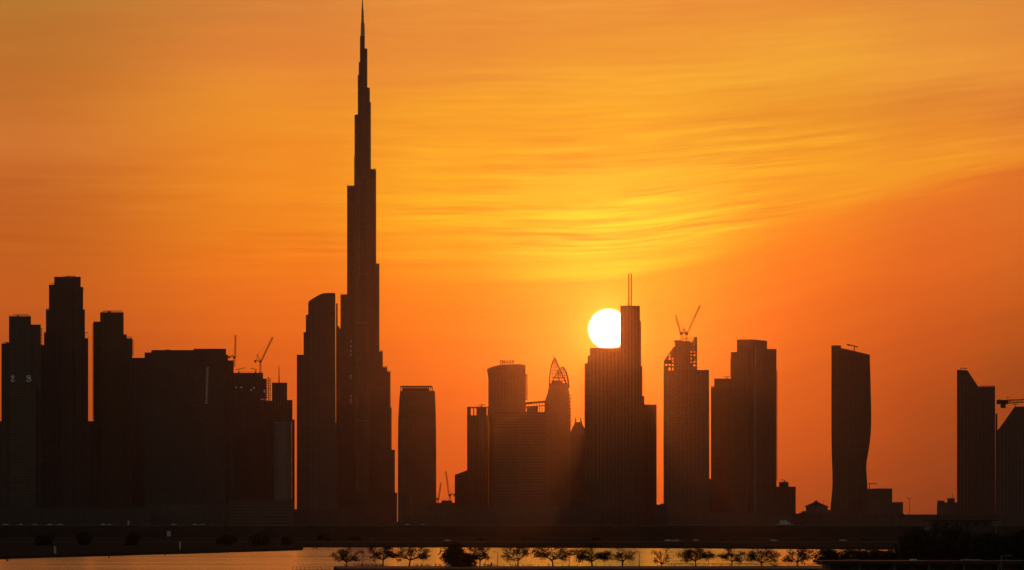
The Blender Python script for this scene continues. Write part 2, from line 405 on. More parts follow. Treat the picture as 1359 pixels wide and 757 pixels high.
# ------------------------------------------------------------------ ground, water, roads
def at(px, py, z=0.0):
    D = (CAMZ - z) * F / (py - HY); return (wx(px, D), D)
def sheet(name, pts, z, m, skirt=None):
    bm = bmesh.new(); vs = [bm.verts.new((x, y, z)) for x, y in pts]; f = bm.faces.new(vs)
    if f.normal.z < 0: f.normal_flip()
    if skirt is not None:
        low = [bm.verts.new((x, y, skirt)) for x, y in pts]
        n = len(vs)
        for i in range(n): bm.faces.new((vs[i], vs[(i + 1) % n], low[(i + 1) % n], low[i]))
    bm.normal_update(); bmesh.ops.recalc_face_normals(bm, faces=bm.faces)
    if skirt is None:
        for q in bm.faces:
            if q.normal.z < 0: q.normal_flip()
    bmesh.ops.triangulate(bm, faces=[q for q in bm.faces if len(q.verts) > 4])
    me = bpy.data.meshes.new(name); bm.to_mesh(me); bm.free(); me.materials.append(m)
    o = bpy.data.objects.new(name, me); COL.objects.link(o); o['kind'] = 'structure'; LOC[o.name] = Vector((0, 0, 0)); return o
sheet('water', [(-1600, -40), (1600, -40), (1600, 2400), (-1600, 2400)], 0, WATER)
random.seed(5)
shore = []
pl, pr = at(-80, 744.5), at(401, 730.6)
for i in range(41):
    k = i / 40; x, y = pl[0] + (pr[0] - pl[0]) * k, pl[1] + (pr[1] - pl[1]) * k
    shore.append((x, y + random.uniform(-4, 4)))
shore += [(at(403, 726.8)[0], at(403, 726.8)[1])]
fr = [at(600, 726.7), at(890, 727.9), at(1100, 729.2), at(1400, 731.0)]
shore += fr
sheet('ground', [(-3500, 1350)] + [(-1500, 1380)] + shore + [(1500, fr[-1][1] - 20), (3500, 2000), (3500, 12500), (-3500, 12500)], 1.0, SOIL, skirt=-1.5)
near = [(-1600, -40), (1600, -40), (1600, 1252), (wx(1060, 1252), 1252), (wx(1000, 1243), 1243), (wx(700, 1239), 1239), (wx(446, 1241), 1241), (wx(443, 1236), 1236), (wx(443, 1088), 1088), (-1600, 1086)]
sheet('foreground_ground', near, 1.0, GRASS, skirt=-1.5)
sheet('promenade_path', [(wx(446, 1170), 1176), (wx(1095, 1170), 1176), (wx(1095, 1234), 1234), (wx(446, 1234), 1234)], 1.06, PAVE, skirt=.9)

def bank_road(name, D, top, half, x0, x1, m):
    """road on an embankment with sloping shoulders"""
    o = MB().loft([[(x0, D - half - top * 1.6, .9), (x0, D - half, top), (x0, D + half, top), (x0, D + half + top * 1.6, .9)],
                   [(x1, D - half - top * 1.6, .9), (x1, D - half, top), (x1, D + half, top), (x1, D + half + top * 1.6, .9)]]).build(name, m)
    o['kind'] = 'structure'; return o
HD, HZ = 3000, 9.2
bank_road('highway_embankment', HD, HZ, 16, -2200, 2200, SOIL)
sheet('highway', [(-2200, HD - 14), (2200, HD - 14), (2200, HD + 14), (-2200, HD + 14)], HZ + .15, ASPH, skirt=HZ - .2)
q = MB()
for i in range(-80, 80):
    for dy in (-7, 7): q.box(i * 9, i * 9 + 3, HD + dy - .1, HD + dy + .1, HZ + .15, HZ + .158)
q.box(-720, 720, HD - 13.2, HD - 13, HZ + .15, HZ + .158); q.box(-720, 720, HD + 13, HD + 13.2, HZ + .15, HZ + .158)
q.build('highway_markings', PAINT)['kind'] = 'structure'
RD = 2420
sheet('shore_road', [(-420, RD - 6), (1000, RD - 6), (1000, RD + 6), (-420, RD + 6)], 1.15, ASPH, skirt=.9)
sheet('shore_kerb', [(-420, RD - 6.5), (1000, RD - 6.5), (1000, RD - 6.02), (-420, RD - 6.02)], 1.28, PAVE, skirt=.9)
q = MB()
for i in range(-40, 80): q.box(i * 9, i * 9 + 3, RD - .08, RD + .08, 1.15, 1.158)
q.build('shore_road_markings', PAINT)['kind'] = 'structure'
r = empty('guard_rail', (0, HD - 15, HZ), 'long low steel guard rail along the near edge of the raised highway', 'guard rail')
q = MB().box(-900, 900, HD - 15.1, HD - 14.9, HZ + .5, HZ + .85); q.build('rail', GALV, r)
q = MB()
for i in range(-75, 76): q.box(i * 12 - .1, i * 12 + .1, HD - 14.88, HD - 14.7, HZ - .3, HZ + .8)
o = q.build('rail_posts', GALV, r); o['kind'] = 'stuff'

# ------------------------------------------------------------------ towers, left to right
OG = None
# 1 tower with two round pale marks
t = Tower('residential_tower', 'stepped dark tower at the left edge with two small pale marks on its front', 'tower', 28, 6000)
t.block('shaft', 12, 41, 421, CONC, dep=36, fins=5.2)
t.block('side_wing', 41.2, 54, 432, CONC, dep=26, off=4, fins=4.5)
t.block('side_wing', 2, 11.8, 457, CONC, dep=26, off=5, fins=4)
t.block('side_wing', 8, 11.9, 455, CONC, dep=18, off=9, parapet=False)
t.rail(12, 40, 421, 1.9); t.washer(24, 420, 14, 2.2); t.rail(5, 11, 456, 1.8, 6, 12)
t.balconies(53.6, 436, 461, 2.9, 1)
t.block('banded_podium', 13, 48, 514, BAND, dep=10, off=-10.2, slabs=4.2)
def mark(kind, cx, cy, D, par):
    s_ = D / F; c = P(cx, cy, D); q = MB()
    def pt(u, v): return c + Vector((u * s_, 0, v * s_))
    if kind == 0: lines = [[(-2.2, 3.2), (0, 4.2), (2, 3.2)], [(-2, 1.8), (1.8, 1.8), (-1.6, -2)], [(-2.6, -2.4), (-1, -3.4), (1.6, -3.2), (2.8, -2)]]
    else: lines = [[(-3, 3.2), (0, 4), (3, 3.6)], [(-2.6, 1.2), (0, 1.8), (2.2, 1.4), (1, -.6), (-1.4, .2)], [(2.4, .6), (2.8, -1.6)], [(-3, -2), (-1.2, -3.4), (1.6, -3.4), (3.2, -2)]]
    for l in lines: q.path([pt(*a) for a in l], .55 * s_, n=6)
    return q.build('glowing_mark', DIMGLOW, par)  # pale paint marks brightened by a glow, no lamps in them
mark(0, 16.8, 503, 5989, t.root); mark(1, 38, 503, 5989, t.root)
# 2 tallest of the left group
t = Tower('residential_tower', 'tall dark tower with stepped shoulders, highest of the left group', 'tower', 88, 6150)
t.block('shaft', 72, 107, 368.5, GREY, dep=40, fins=5)
for (a, b, y, of) in ((65, 71.9, 379, 4), (107.1, 110.2, 382, 5), (61, 64.9, 412, 7), (51, 58.4, 459, 14), (110.3, 112.6, 412, 8), (58.5, 60.9, 443, 9), (112.7, 117, 450, 8)):
    t.block('shoulder', a, b, y, GREY, dep=26, off=of)
t.block('front_bay', 79, 97, 384, GLASS, dep=4, off=-4.1, fins=3.6, parapet=False)
t.rail(84, 98, 368, 1.5); t.washer(91, 368, 9, 1.4); t.rail(68, 71.5, 378, 2.4, 4, 14); t.rail(62, 64.5, 412, 2.6, 7, 14); t.rail(113, 116.6, 448, 7.5, 8, 16); t.rail(108, 111, 388, 5, 5, 16); t.rail(58.7, 60.7, 443, 2.6, 9, 14)
# 3
t = Tower('residential_tower', 'dark tower with ribbed front and a serrated line of balconies down its left edge', 'tower', 148, 6250)
t.block('shaft', 133, 164, 416, BEIGE, dep=36, fins=4.8)
t.block('side_wing', 124, 132.9, 428, BEIGE, dep=26, off=4, fins=3.6)
t.block('side_wing', 164.1, 168, 445, BEIGE, dep=24, off=4)
t.block('side_wing', 168.1, 175.6, 450, BEIGE, dep=22, off=6)
t.rail(134, 163, 416, 2.2); t.washer(146, 415, 16, 2.4); t.washer(144, 415, -7, 2.2); t.rail(165, 175, 449, 2.2, 5, 14)
t.balconies(124.2, 430, 560, 2.9, -1, out=2.0, off=5); t.balconies(175.4, 452, 476, 3.1, 1, off=8)
# 4 lower infill
t = Tower('residential_block', 'plain dark block squeezed behind the ribbed tower and the wide slab', 'building', 186, 6600)
t.block('shaft', 175, 193.5, 476, GREY, dep=40, fins=6)
# 5 wide slab
t = Tower('apartment_slab', 'very wide dark slab with a flat roof and a ladder of dim lights on its front', 'building', 245, 6150)
t.block('shaft', 201, 257, 466, GREY, dep=42)
t.block('shaft', 257.1, 300, 464, GREY, dep=44, off=-1)
t.block('side_wing', 192, 200.9, 469, GREY, dep=34, off=3)
t.block('side_wing', 300.1, 302.5, 472, GREY, dep=30, off=4)
t.block('side_wing', 302.6, 310, 479.5, GREY, dep=26, off=5, fins=4)
t.washer(221, 466, 4, 1.6); t.rail(203, 256, 466, 1.2)
q0 = None
for i in range(15):
    y = 488.5 + i * 3.3; x = 275.5 - i * .12
    a, b = P(x - 1.6, y + .9, 6148), P(x + 1.6, y - .7, 6148)
    if q0 is None:
        q0 = MB().tube(a, b, .55, n=5).build('stair_light', DIMGLOW, t.root); a0 = a
    else:
        c = q0.copy(); COL.objects.link(c); c.parent = t.root; c.location = a - a0
# 6 building site
t = Tower('unfinished_block', 'unfinished block with work lights, scaffold on its right and two cranes above', 'building site', 330, 6500)
t.block('shaft', 306, 349, 495, RAW, dep=40, parapet=False, slabs=3.9)
t.block('side_wing', 349.1, 353, 503, RAW, dep=30, off=4, parapet=False)
q = MB(); D = 6506
for x in (353.5, 356, 358.4):
    for dy in (0, 12): q.tube((wx(x, D), D + dy, wz(536, D)), (wx(x, D), D + dy, wz(503 - (3 if x == 356 else 0), D)), .4, n=4)
for i in range(11):
    y = 503 + i * 3.1
    for dy in (0, 12): q.tube((wx(349.2, D), D + dy, wz(y, D)), (wx(358.6 if i else 359.4, D), D + dy, wz(y, D)), .35, n=4)
    q.box(wx(353.2, D), wx(357.2, D), D + .6, D + 11.4, wz(y, D) - .15, wz(y, D) + .15)
q.build('scaffold', DARKM, t.root)
q = MB()
for i in range(14):
    x = 319 + i * 2.2; q.tube(P(x, 495.5, 6502), P(x, 493 - (i % 3) * .4, 6502), .22, n=4)
q.build('starter_bars', DARKM, t.root)['kind'] = 'stuff'
t.washer(317, 495, 9, 5, lift=3.2); t.washer(339, 495, -6, 4.5, lift=3)
wl = None
for x, y in ((313.5, 514.5), (320, 514.3), (333.3, 518), (337.2, 515), (350.7, 518.3), (350.7, 520.6), (347, 530.2), (350, 530.4), (354, 530.5)):
    p = P(x, y, 6497)
    if wl is None: wl = MB().tube(p - Vector((.7, 0, 0)), p + Vector((.7, 0, 0)), .55, n=6).build('work_light', LAMPM, t.root); w0 = p
    else:
        c = wl.copy(); COL.objects.link(c); c.parent = t.root; c.location = p - w0
luffing_crane('slim luffing crane with a near upright jib beside the wide flat slab', 311, 487, 476, 6450, (312.6, 445), (309.2, 472))
luffing_crane('luffing crane on the unfinished block, jib raised steeply to the right', 345.6, 495.5, 481.5, 6510, (362, 447.5), (341.4, 470.5))
# 7 tower with single spike
t = Tower('office_tower', 'stepped dark tower with one thin spike on its roof', 'tower', 374, 6300)
t.block('shaft', 361, 381, 509, GREY, dep=34, fins=5)
t.block('side_wing', 381.1, 388, 532, GREY, dep=28, off=3)
t.block('side_wing', 388.1, 391, 558, GREY, dep=24, off=5)
t.block('podium', 351, 360.9, 533, GREY, dep=30, off=2)
MB().tube(P(370.4, 509, 6316), P(370.2, 485, 6316), .95, .35).build('spike', DARKM, t.root)
# front lighter rounded block
D = 5900; t = Tower('rounded_tower', 'paler round fronted block below the spiked tower', 'building', 374, D)
a, b = wx(362.5, D), wx(386, D); cxm, rr = (a + b) / 2, (b - a) / 2
ring = [(cxm - rr * math.cos(math.pi * i / 20), D + 16 - rr * math.sin(math.pi * i / 20)) for i in range(21)] + [(b, D + 30), (a, D + 30)]
o = MB().prism(ring, GZ, wz(560, D)).build('shaft', WHITE, t.root)
q = MB()
for i in range(1, 20): x, y = ring[i]; q.box(x - .3, x + .3, y - .6, y + .2, GZ + 20, wz(562, D))
q.build('facade_ribs', PIER, t.root)
MB().prism([(cxm + (x - cxm) * 1.02, D + 16 + (y - D - 16) * 1.02) for x, y in ring], wz(560, D) + .01, wz(559, D)).build('roof_slab', ROOF, t.root)

# 8 curved top tower in front of the tallest
t = Tower('curved_top_tower', 'dark tower with a curved slanting crown just left of the tallest tower', 'tower', 425, 5900)
t.profile('shaft', [(409, None), (409, 402), (410.5, 399.5), (414, 397), (419, 394), (424, 391.2), (429, 389.4), (437, 388.8), (444, 389), (445, 390), (446, None)], CONC, dep=40, fins=4.6)
for a, b, y, of in ((406, 408.9, 419, 5), (403, 405.9, 442, 8), (394, 402.9, 472, 10), (446.1, 448, 404, 9), (448.1, 449.5, 434, 12)):
    t.block('shoulder', a, b, y, CONC, dep=24, off=of, fins=3.4 if a < 400 else 0)
q = MB(); D = 5899
q.path([P(x, y + 2.2, D - .5) for x, y in ((410.5, 399.5), (414, 397), (419, 394), (424, 391.2), (429, 389.8), (437, 389.2), (444, 389.4))], .5); q.build('crown_band', STEEL, t.root)

# 9 the tallest tower: three stepped wings round a core
D = 6500; t = Tower('supertall_tower', 'the tallest tower, tapering in setbacks to a needle spire', 'skyscraper', 481, D)
cx = wx(481, D); cy = D + 40
def lobe(ang, r, w):
    """footprint of one wing: straight sides, round nose, fine vertical ribs"""
    ca, sa = math.cos(ang), math.sin(ang); pts = []
    rr = max(r - w, .5)
    base = [(0, -w)] + [(rr * k / 6, -w - (.35 if k % 2 else 0)) for k in range(1, 6)]
    nose = [(rr + (w + (.35 if k % 2 else 0)) * math.sin(math.pi * k / 12), -(w + (.35 if k % 2 else 0)) * math.cos(math.pi * k / 12)) for k in range(13)]
    back = [(x, -y) for x, y in reversed(base)]
    for x, y in base + nose + back: pts.append((cx + x * ca - y * sa, cy + x * sa + y * ca))
    return pts
def wing(name, ang, steps, w0):
    """steps: (top pixel row, reach in metres), from the ground up"""
    mb = MB(); z0 = GZ; caps = MB()
    for i, (y, r) in enumerate(steps):
        z1 = wz(y, D); w = min(w0 - i * .35, r * .6); pts = lobe(ang, r, w)
        mb.prism(pts, z0 - (.6 if i else 0), z1)
        nose = [p for p in pts[6:19]]
        for p, q_ in zip(nose, nose[1:]): caps.tube((*p, z1 + 1.6), (*q_, z1 + 1.6), .22, n=3)
        for p in nose[::3]: caps.tube((*p, z1), (*p, z1 + 1.6), .2, n=3)
        z0 = z1
    o = mb.build(name, STEELF, t.root); caps.build('terrace_railing', STEEL, o); return o
S = D / F
c30 = math.cos(R(30))
def steps(lst): return [(y, abs(x - 481) * S / c30) for y, x in lst]
wl_ = [(560, 443), (434, 446.5), (389, 450), (244, 459), (205, 468.6), (153, 469.6)]
wr_ = [(598, 519.2), (540, 518.3), (492, 516.8), (486, 512.6), (465, 506.7), (348, 502.1), (222, 497.8)]
def fit(lst, w):    # the rounded nose reaches furthest along x a little before its tip
    out = []
    for i, (y, x) in enumerate(lst):
        ww = w - i * .35; h = abs(x - 481) * S
        out.append((y, max((h - ww) / c30 + ww, 3)))
    return out
wing('wing', R(150), fit(wl_, 9.5), 9.5)
wing('wing', R(30), fit(wr_, 9.5), 9.5)
wing('wing', R(270), [(560, 44), (430, 40), (365, 33), (300, 26), (235, 20)], 9.3)
core = MB(); z0 = GZ
for y, x0, x1 in ((153, 470.4, 492.4), (136, 474.7, 492.4), (117, 474.7, 491), (100, 474.7, 487.6), (83, 476, 487.6), (65, 477.6, 487.6), (48, 477.7, 484.2)):
    a, b = wx(x0, cy), wx(x1, cy); m_, h_ = (a + b) / 2, (b - a) / 2; z1 = wz(y, cy)
    core.prism([(m_ + h_ * math.cos(2 * math.pi * k / 16), cy + h_ * math.sin(2 * math.pi * k / 16)) for k in range(16)], z0 - (.5 if z0 > 5 else 0), z1); z0 = z1
core.build('core', STEELF, t.root)
sp = MB()
for y0, y1, x, r0, r1 in ((48, 31, 481.4, 2.9, 2.5), (31, 14, 481.2, 1.9, 1.5), (14, -1, 481, 1.3, .5)):
    sp.tube(P(x, y0 + .4, cy), P(x, y1, cy), r0 * S, r1 * S, n=10)
sp.build('spire', STEEL, t.root)
fl = None
for y in (453.5, 460, 466, 471, 499, 502, 526, 531, 534):
    p = P(465.6, y, 6490)
    if fl is None: fl = MB().box(p.x - .6, p.x + .6, p.y - .5, p.y, p.z - 1.6, p.z + 1.6).build('facade_light', DIMGLOW, t.root); f0 = p
    else:
        c = fl.copy(); COL.objects.link(c); c.parent = t.root; c.location = p - f0
t.block('podium', 452, 524, 598, STEELF, dep=30, off=34)
t.block('podium', 470, 527, 655, STEELF, dep=20, off=-14)

# 10 tapered tower right of the tallest
D = 6100; t = Tower('tapered_tower', 'lone tapered tower with a glassy roof band, just right of the tallest tower', 'tower', 553, D)
def taper(rows, dep=36, off=0): # rows: (y, x0, x1)
    rings = []
    for y, x0, x1 in rows:
        d0 = D + off; a, b = edges(x0, x1, d0, dep); z = GZ if y is None else wz(y, d0)
        rings.append([(a, d0, z), (b, d0, z), (b, d0 + dep, z), (a, d0 + dep, z)])
    return MB().loft(rings).skew((rows[0][1] + rows[0][2] - 2 * CX) / 2 / F, D + off)
taper([(None, 528, 579), (600, 528.2, 578.8), (555, 528.6, 578.4), (535, 529.8, 577.8), (519, 531, 577)]).build('shaft', BEIGE, t.root)
a, b = edges(531.5, 573.5, D, 34); z0, z1 = wz(518.9, D), wz(513.6, D)
q = MB()
for k in range(18):
    x = a + (b - a) * k / 17; q.box(x - .35, x + .35, D + 1, D + 1.6, z0, z1); q.box(x - .35, x + .35, D + 32, D + 32.6, z0, z1)
q.box(a, b, D + .6, D + 33, z1, z1 + 1.6); q.build('roof_screen', DARKM, t.root)
MB().box(a + 3, b - 6, D + 8, D + 26, z0 - .3, z1 - 1.5).build('plant_room', ROOF, t.root)
q = MB()
for k in range(1, 15):
    x = wx(529 + k * 3.3, D); q.box(x - .4, x + .4, D - .7, D + .1, GZ + 5, wz(556, D))
q.build('facade_ribs', PIER, t.root)
# tiny cranes and low site beside it
t = Tower('building_site', 'low unfinished block with tiny cranes in the gap right of the tapered tower', 'building site', 590, 6600)
t.block('shaft', 576, 606, 667.5, RAW, dep=40, parapet=False, slabs=3.9)
t.block('side_wing', 586, 600, 664.5, RAW, dep=20, off=6, parapet=False)
q = MB()
for x in (589, 592, 596, 598): q.tube(P(x, 665, 6612), P(x, 661.5, 6612), .4, n=4)
q.build('starter_bars', DARKM, t.root)['kind'] = 'stuff'
luffing_crane('tiny luffing crane standing left on the low site right of the tapered tower', 581, 668, 664, 6580, (585.2, 641), (580.3, 661))
luffing_crane('tiny luffing crane with a tall leaning jib, right on the low building site', 597, 665, 659, 6620, (591.6, 625.5), (599.3, 655))
# 11 low block with sloping roof
t = Tower('office_block', 'low dark block with a roof sloping up to the right, beside the low site', 'building', 612, 6250)
t.profile('shaft', [(603.5, None), (603.5, 630.5), (620.5, 624), (621, None)], GREY, dep=34)
# 12 block with open corner windows
t = Tower('office_block', 'dark block with two bright openings under its roof, left of the sign topped tower', 'building', 634, 6050)
D = 6050
t.block('shaft', 620, 648, 551.5, GREY, dep=34, fins=4.4, parapet=False)
a, b = edges(620, 648, D, 34); z0, z1 = wz(551.5, D), wz(541.3, D); q = MB()
q.box(a, b, D, D + 34, z1, wz(540, D))
for x0, x1 in ((620, 624.7), (628, 629.2), (632.3, 645.6), (647, 650)): q.box(max(a, wx(x0, D)), min(b, wx(x1, D)), D, D + 33.9, z0 + .01, z1 - .01)
q.build('crown_frame', GREY, t.root); t.washer(639, 540, 4, 3.2); t.washer(639, 540, -3, 3.2)
# 13 curved slab with rooftop letters
t = Tower('curved_slab_tower', 'curved roof tower with large letters standing on its roof', 'tower', 672, 6100)
D = 6100
arc = [(646.2, 490.4), (650, 488.2), (655, 486.4), (661, 485), (668, 484.2), (676, 483.8), (684, 483.6), (688, 483.4), (697.4, 484.6)]
t.profile('shaft', [(648.2, None), (648.2, 502)] + arc + [(697.6, None)], BEIGE, dep=30, fins=5)
t.balconies(697.3, 497, 535, 2.95, 1, out=3.5, dep=10, slab=1.9)
sg = bpy.data.curves.new('letters', 'FONT'); sg.body = 'EMAAR'; sg.size = 8.8; sg.extrude = .4; sg.align_x = 'CENTER'; sg.offset = .16; sg.space_character = 1.02
tmp = bpy.data.objects.new('letters', sg); COL.objects.link(tmp)
bpy.context.view_layer.update()
me = bpy.data.meshes.new_from_object(tmp.evaluated_get(bpy.context.evaluated_depsgraph_get())); bpy.data.objects.remove(tmp)
me.materials.clear(); me.materials.append(SIGNM)
so_ = bpy.data.objects.new('sign_lettering', me); COL.objects.link(so_); so_.parent = t.root
w_ = max(v.co.x for v in me.vertices) - min(v.co.x for v in me.vertices)
so_.rotation_euler = (R(90), 0, 0); so_.scale = ((19.5 * D / F) / w_, 1, 1)
so_.location = P(672.8, 483.3, D + 3) - LOC[t.root.name]
q = MB()
for k in range(6): p = P(664 + k * 3.6, 485, D + 3.6); q.tube(p - Vector((0, 0, 1)), p + Vector((0, 0, 7)), .18, n=4)
q.tube(P(663, 484, D + 3.6), P(682.5, 484, D + 3.6), .22, n=4); q.tube(P(663, 479.5, D + 3.6), P(682.5, 479.5, D + 3.6), .16, n=4); q.build('sign_frame', DARKM, t.root)
# 14 wide banded block with open roof frame
t = Tower('banded_office_block', 'wide block banded with floor lines, in front of the tower with roof letters', 'building', 690, 5950)
D = 5950
t.block('shaft', 655, 727, 547, BAND, dep=36, slabs=4.2, parapet=False)
q = MB(); y0, y1 = D + 2, D + 34
xs = [698 + k * 3.6 for k in range(9)]
for yy in (y0, y1):
    for k, x in enumerate(xs):
        q.tube((wx(x, D), yy, wz(547.5, D)), (wx(x, D), yy, wz(534.6 - k * .33, D)), .45, n=4)
    for f_ in (0, .45): q.tube((wx(698, D), yy, wz(534.6 + 12 * f_, D)), (wx(726.8, D), yy, wz(532 + 13 * f_, D)), .8 if f_ == 0 else .45, n=4)
for k, x in enumerate(xs): q.tube((wx(x, D), y0, wz(534.6 - k * .33, D)), (wx(x, D), y1, wz(534.6 - k * .33, D)), .5, n=4)
q.build('roof_frame', DARKM, t.root)
MB().add([(wx(698, D), y0 + 1, wz(535.4, D)), (wx(726.5, D), y0 + 1, wz(532.8, D)), (wx(726.5, D), y1 - 1, wz(532.8, D)), (wx(698, D), y1 - 1, wz(535.4, D)),
          (wx(698, D), y0 + 1, wz(536.2, D)), (wx(726.5, D), y0 + 1, wz(533.6, D)), (wx(726.5, D), y1 - 1, wz(533.6, D)), (wx(698, D), y1 - 1, wz(536.2, D))],
         [(0, 1, 2, 3), (7, 6, 5, 4), (0, 4, 5, 1), (1, 5, 6, 2), (2, 6, 7, 3), (3, 7, 4, 0)]).build('roof_slab', ROOF, t.root)
MB().box(wx(699, D), wx(714, D), D + 12, D + 26, wz(547, D) + .02, wz(539, D)).build('plant_room', ROOF, t.root)
# 15 sail crowned tower
D = 6400; t = Tower('sail_crown_tower', 'tower crowned by two pointed open lattice sails', 'tower', 740, D)
taper([(None, 722, 757.5), (568, 722.2, 757.2), (548, 722.6, 757), (532, 723.4, 756.2), (522, 726.8, 755.6), (510.5, 729.4, 753.4)], dep=34).build('shaft', BEIGE, t.root)
t.balconies(756.6, 524, 568, 4.4, 1, out=2.2, dep=8, slab=1.6)
def spline(pts, n=6):
    out = []
    for i in range(len(pts) - 1):
        p0, p1, p2, p3 = pts[max(i - 1, 0)], pts[i], pts[i + 1], pts[min(i + 2, len(pts) - 1)]
        for k in range(n):
            u = k / n
            out.append(tuple(.5 * (2 * p1[j] + (p2[j] - p0[j]) * u + (2 * p0[j] - 5 * p1[j] + 4 * p2[j] - p3[j]) * u * u + (3 * p1[j] - p0[j] - 3 * p2[j] + p3[j]) * u ** 3) for j in range(2)))
    out.append(pts[-1]); return out
def sail(left, right, dl, dr, bars):
    q = MB(); L, Rr = spline(left), spline(right)
    q.path([P(x, y, D + dl) for x, y in L], 1.2); q.path([P(x, y, D + dr) for x, y in Rr], 1.7)
    def xa(c, y):
        for (x0, y0), (x1, y1) in zip(c, c[1:]):
            if min(y0, y1) <= y <= max(y0, y1) and y0 != y1: return x0 + (x1 - x0) * (y - y0) / (y1 - y0)
        return c[-1][0]
    yy0, yy1 = L[0][1], L[-1][1]
    for y in bars: q.tube(P(xa(L, y), y, D + dl), P(xa(Rr, y), y, D + dr), .75, n=4)
    for f_ in (.22, .42, .6, .8):
        pts = [P(xa(L, y) * (1 - f_) + xa(Rr, y) * f_, y, D + dl * (1 - f_) + dr * f_) for y in [yy0 + (yy1 - yy0) * k / 10 for k in range(1, 11)]]
        q.path(pts, .6, n=4)
    q.path([P(x, y, D + (dl + dr) / 2) for x, y in [((a_[0]), a_[1]) for a_ in L[:1]]], .4)
    return q
sail([(736, 475), (732.4, 484), (730.3, 495), (729.3, 505), (729.2, 513)], [(736, 475), (739, 482), (742, 489), (747.5, 500), (752.6, 513)], 4, 20, (483, 487.5, 492, 496.5, 501, 505.5, 510)).build('crown_sail', DARKM, t.root)
sail([(746.5, 487.3), (740, 493.5), (736, 501), (732.5, 508), (730, 513)], [(746.5, 487.3), (750, 492), (752.6, 499), (754, 506), (755, 515)], 24, 12, (491.5, 495, 498.5, 502, 505.5, 509)).build('crown_sail', DARKM, t.root)
MB().path([P(x, y, D + 12) for x, y in ((733.8, 472.4), (735.2, 472.8), (736, 474), (736.6, 478))], .8).build('finial', DARKM, t.root)
MB().path([P(x, y, D + 14) for x, y in ((743.5, 513), (742, 505), (741, 498), (740.6, 491))], 1.5).build('spine', DARKM, t.root)
MB().box(wx(733.5, D), wx(747, D), D + 8, D + 28, wz(510.6, D), wz(505, D)).build('plant_room', ROOF, t.root)
# 16 pyramid roofed
D = 6600; t = Tower('pronged_tower', 'low tower with a tapering roof ending in thin prongs, left of the sun tower', 'tower', 768, D)
taper([(None, 748, 790), (640, 749, 788), (600, 751, 784), (580, 755, 780), (569, 759, 776), (560.5, 763.6, 771.4)], dep=36).build('shaft', GREY, t.root)
q = MB()
for x, y, xb in ((764.2, 554.4, 763.6), (770.4, 554.4, 771.6)):
    for dy in (6, 28): q.tube(P(xb, 562, D + dy), P(x, y, D + dy), 1.5, .7, n=5)
q.build('prongs', DARKM, t.root)
# 17 the sun tower
D = 6000; t = Tower('twin_mast_tower', 'stepped tower with two thin masts that cuts across the sun', 'skyscraper', 816, D)
t.block('shaft', 783, 823.2, 463, CONC, dep=38, fins=5.6, fin_w=1.1, fin_d=1.2)
t.block('side_wing', 780, 782.9, 473, CONC, dep=30, off=4)
t.block('side_wing', 776, 779.9, 483.5, CONC, dep=26, off=6)
t.block('shaft', 823.3, 849.2, 407, CONC, dep=34, off=1, fins=5, fin_w=1.1)
t.block('side_wing', 849.3, 850.6, 427, CONC, dep=26, off=5)
t.block('side_wing', 850.7, 852.4, 487, CONC, dep=24, off=6)
t.block('side_wing', 852.5, 855, 527, CONC, dep=22, off=7)
for x in (834.6, 837.8): MB().tube(P(x, 407, D + 16), P(x, 363.5, D + 16), 1.05, .85, n=8).build('mast', DARKM, t.root)
q = MB()
for y in (372, 383, 395): q.tube(P(834.6, y, D + 16), P(837.8, y, D + 16), .2, n=3)
q.build('mast_ties', DARKM, t.root)
# 18
t = Tower('slim_block', 'slim flat roofed block against the right side of the sun tower', 'building', 862, 6250)
t.block('shaft', 853, 871.4, 538, GREY, dep=32, fins=4)
# 19 building site tower
D = 5900; t = Tower('unfinished_tower', 'unfinished tower with an open concrete top and a pair of cranes', 'building site', 911, D)
t.profile('shaft', [(880.6, None), (880.6, 492), (941, 491), (941.6, None)], CONC, dep=36, fins=6, )
t.block('core', 896, 916.5, 453, RAW, yb=491.8, dep=22, off=7, parapet=False)
q = MB(); y0, y1 = D + 5, D + 31
def slab(x0, x1, y): q.box(wx(x0, D), wx(x1, D), y0, y1, wz(y, D), wz(y, D) + 1.5)
tops = {882.5: 478.5, 887: 472, 891.5: 466, 895.4: 460}
for x, y in tops.items():
    for yy in (y0, y1): q.tube((wx(x, D), yy, wz(491.6, D)), (wx(x, D), yy, wz(y, D)), 1.0, n=4)
for yy in (y0, y1): q.tube((wx(882.5, D), yy, wz(478.5, D)), (wx(895.4, D), yy, wz(460, D)), .9, n=4)
for x0, y in ((882.5, 487), (882.5, 482.6), (883, 478.4), (886, 474), (889, 470), (892, 466)): slab(x0, 895.8, y)
for x0, x1, y_, y2 in ((883, 886.5, 491, 487.2), (887.4, 891, 482.4, 478.6), (891.6, 895.6, 474, 466.4), (883, 886.6, 482, 479)): q.box(wx(x0, D), wx(x1, D), y0 + 2, y1 - 2, wz(y_, D) + .02, wz(y2, D) - .02)
q.build('open_floors', RAW, t.root)
q = MB()
for x, yt in ((919.8, 452), (924.6, 447)):
    for yy in (y0, y1 - 4): q.tube((wx(x, D), yy, wz(491.6, D)), (wx(x, D), yy, wz(yt, D)), 1.3, n=4)
for y in (487.5, 483, 478.5, 474, 469.5, 465, 460.5, 456): slab(916.6, 925, y)
for x0, x1, y_, y2 in ((916.6, 919, 491, 484), (920.2, 924.4, 478.4, 474.2), (916.6, 919.4, 465, 456), (921.5, 925, 491, 487.6)): q.box(wx(x0, D), wx(x1, D), y0 + 2, y1 - 6, wz(y_, D) + .02, wz(y2, D) - .02)
q.box(wx(922, D), wx(925.2, D), y0 + 1, y1 - 5, wz(466, D), wz(447.4, D)); q.build('open_floors', RAW, t.root)
q = MB()
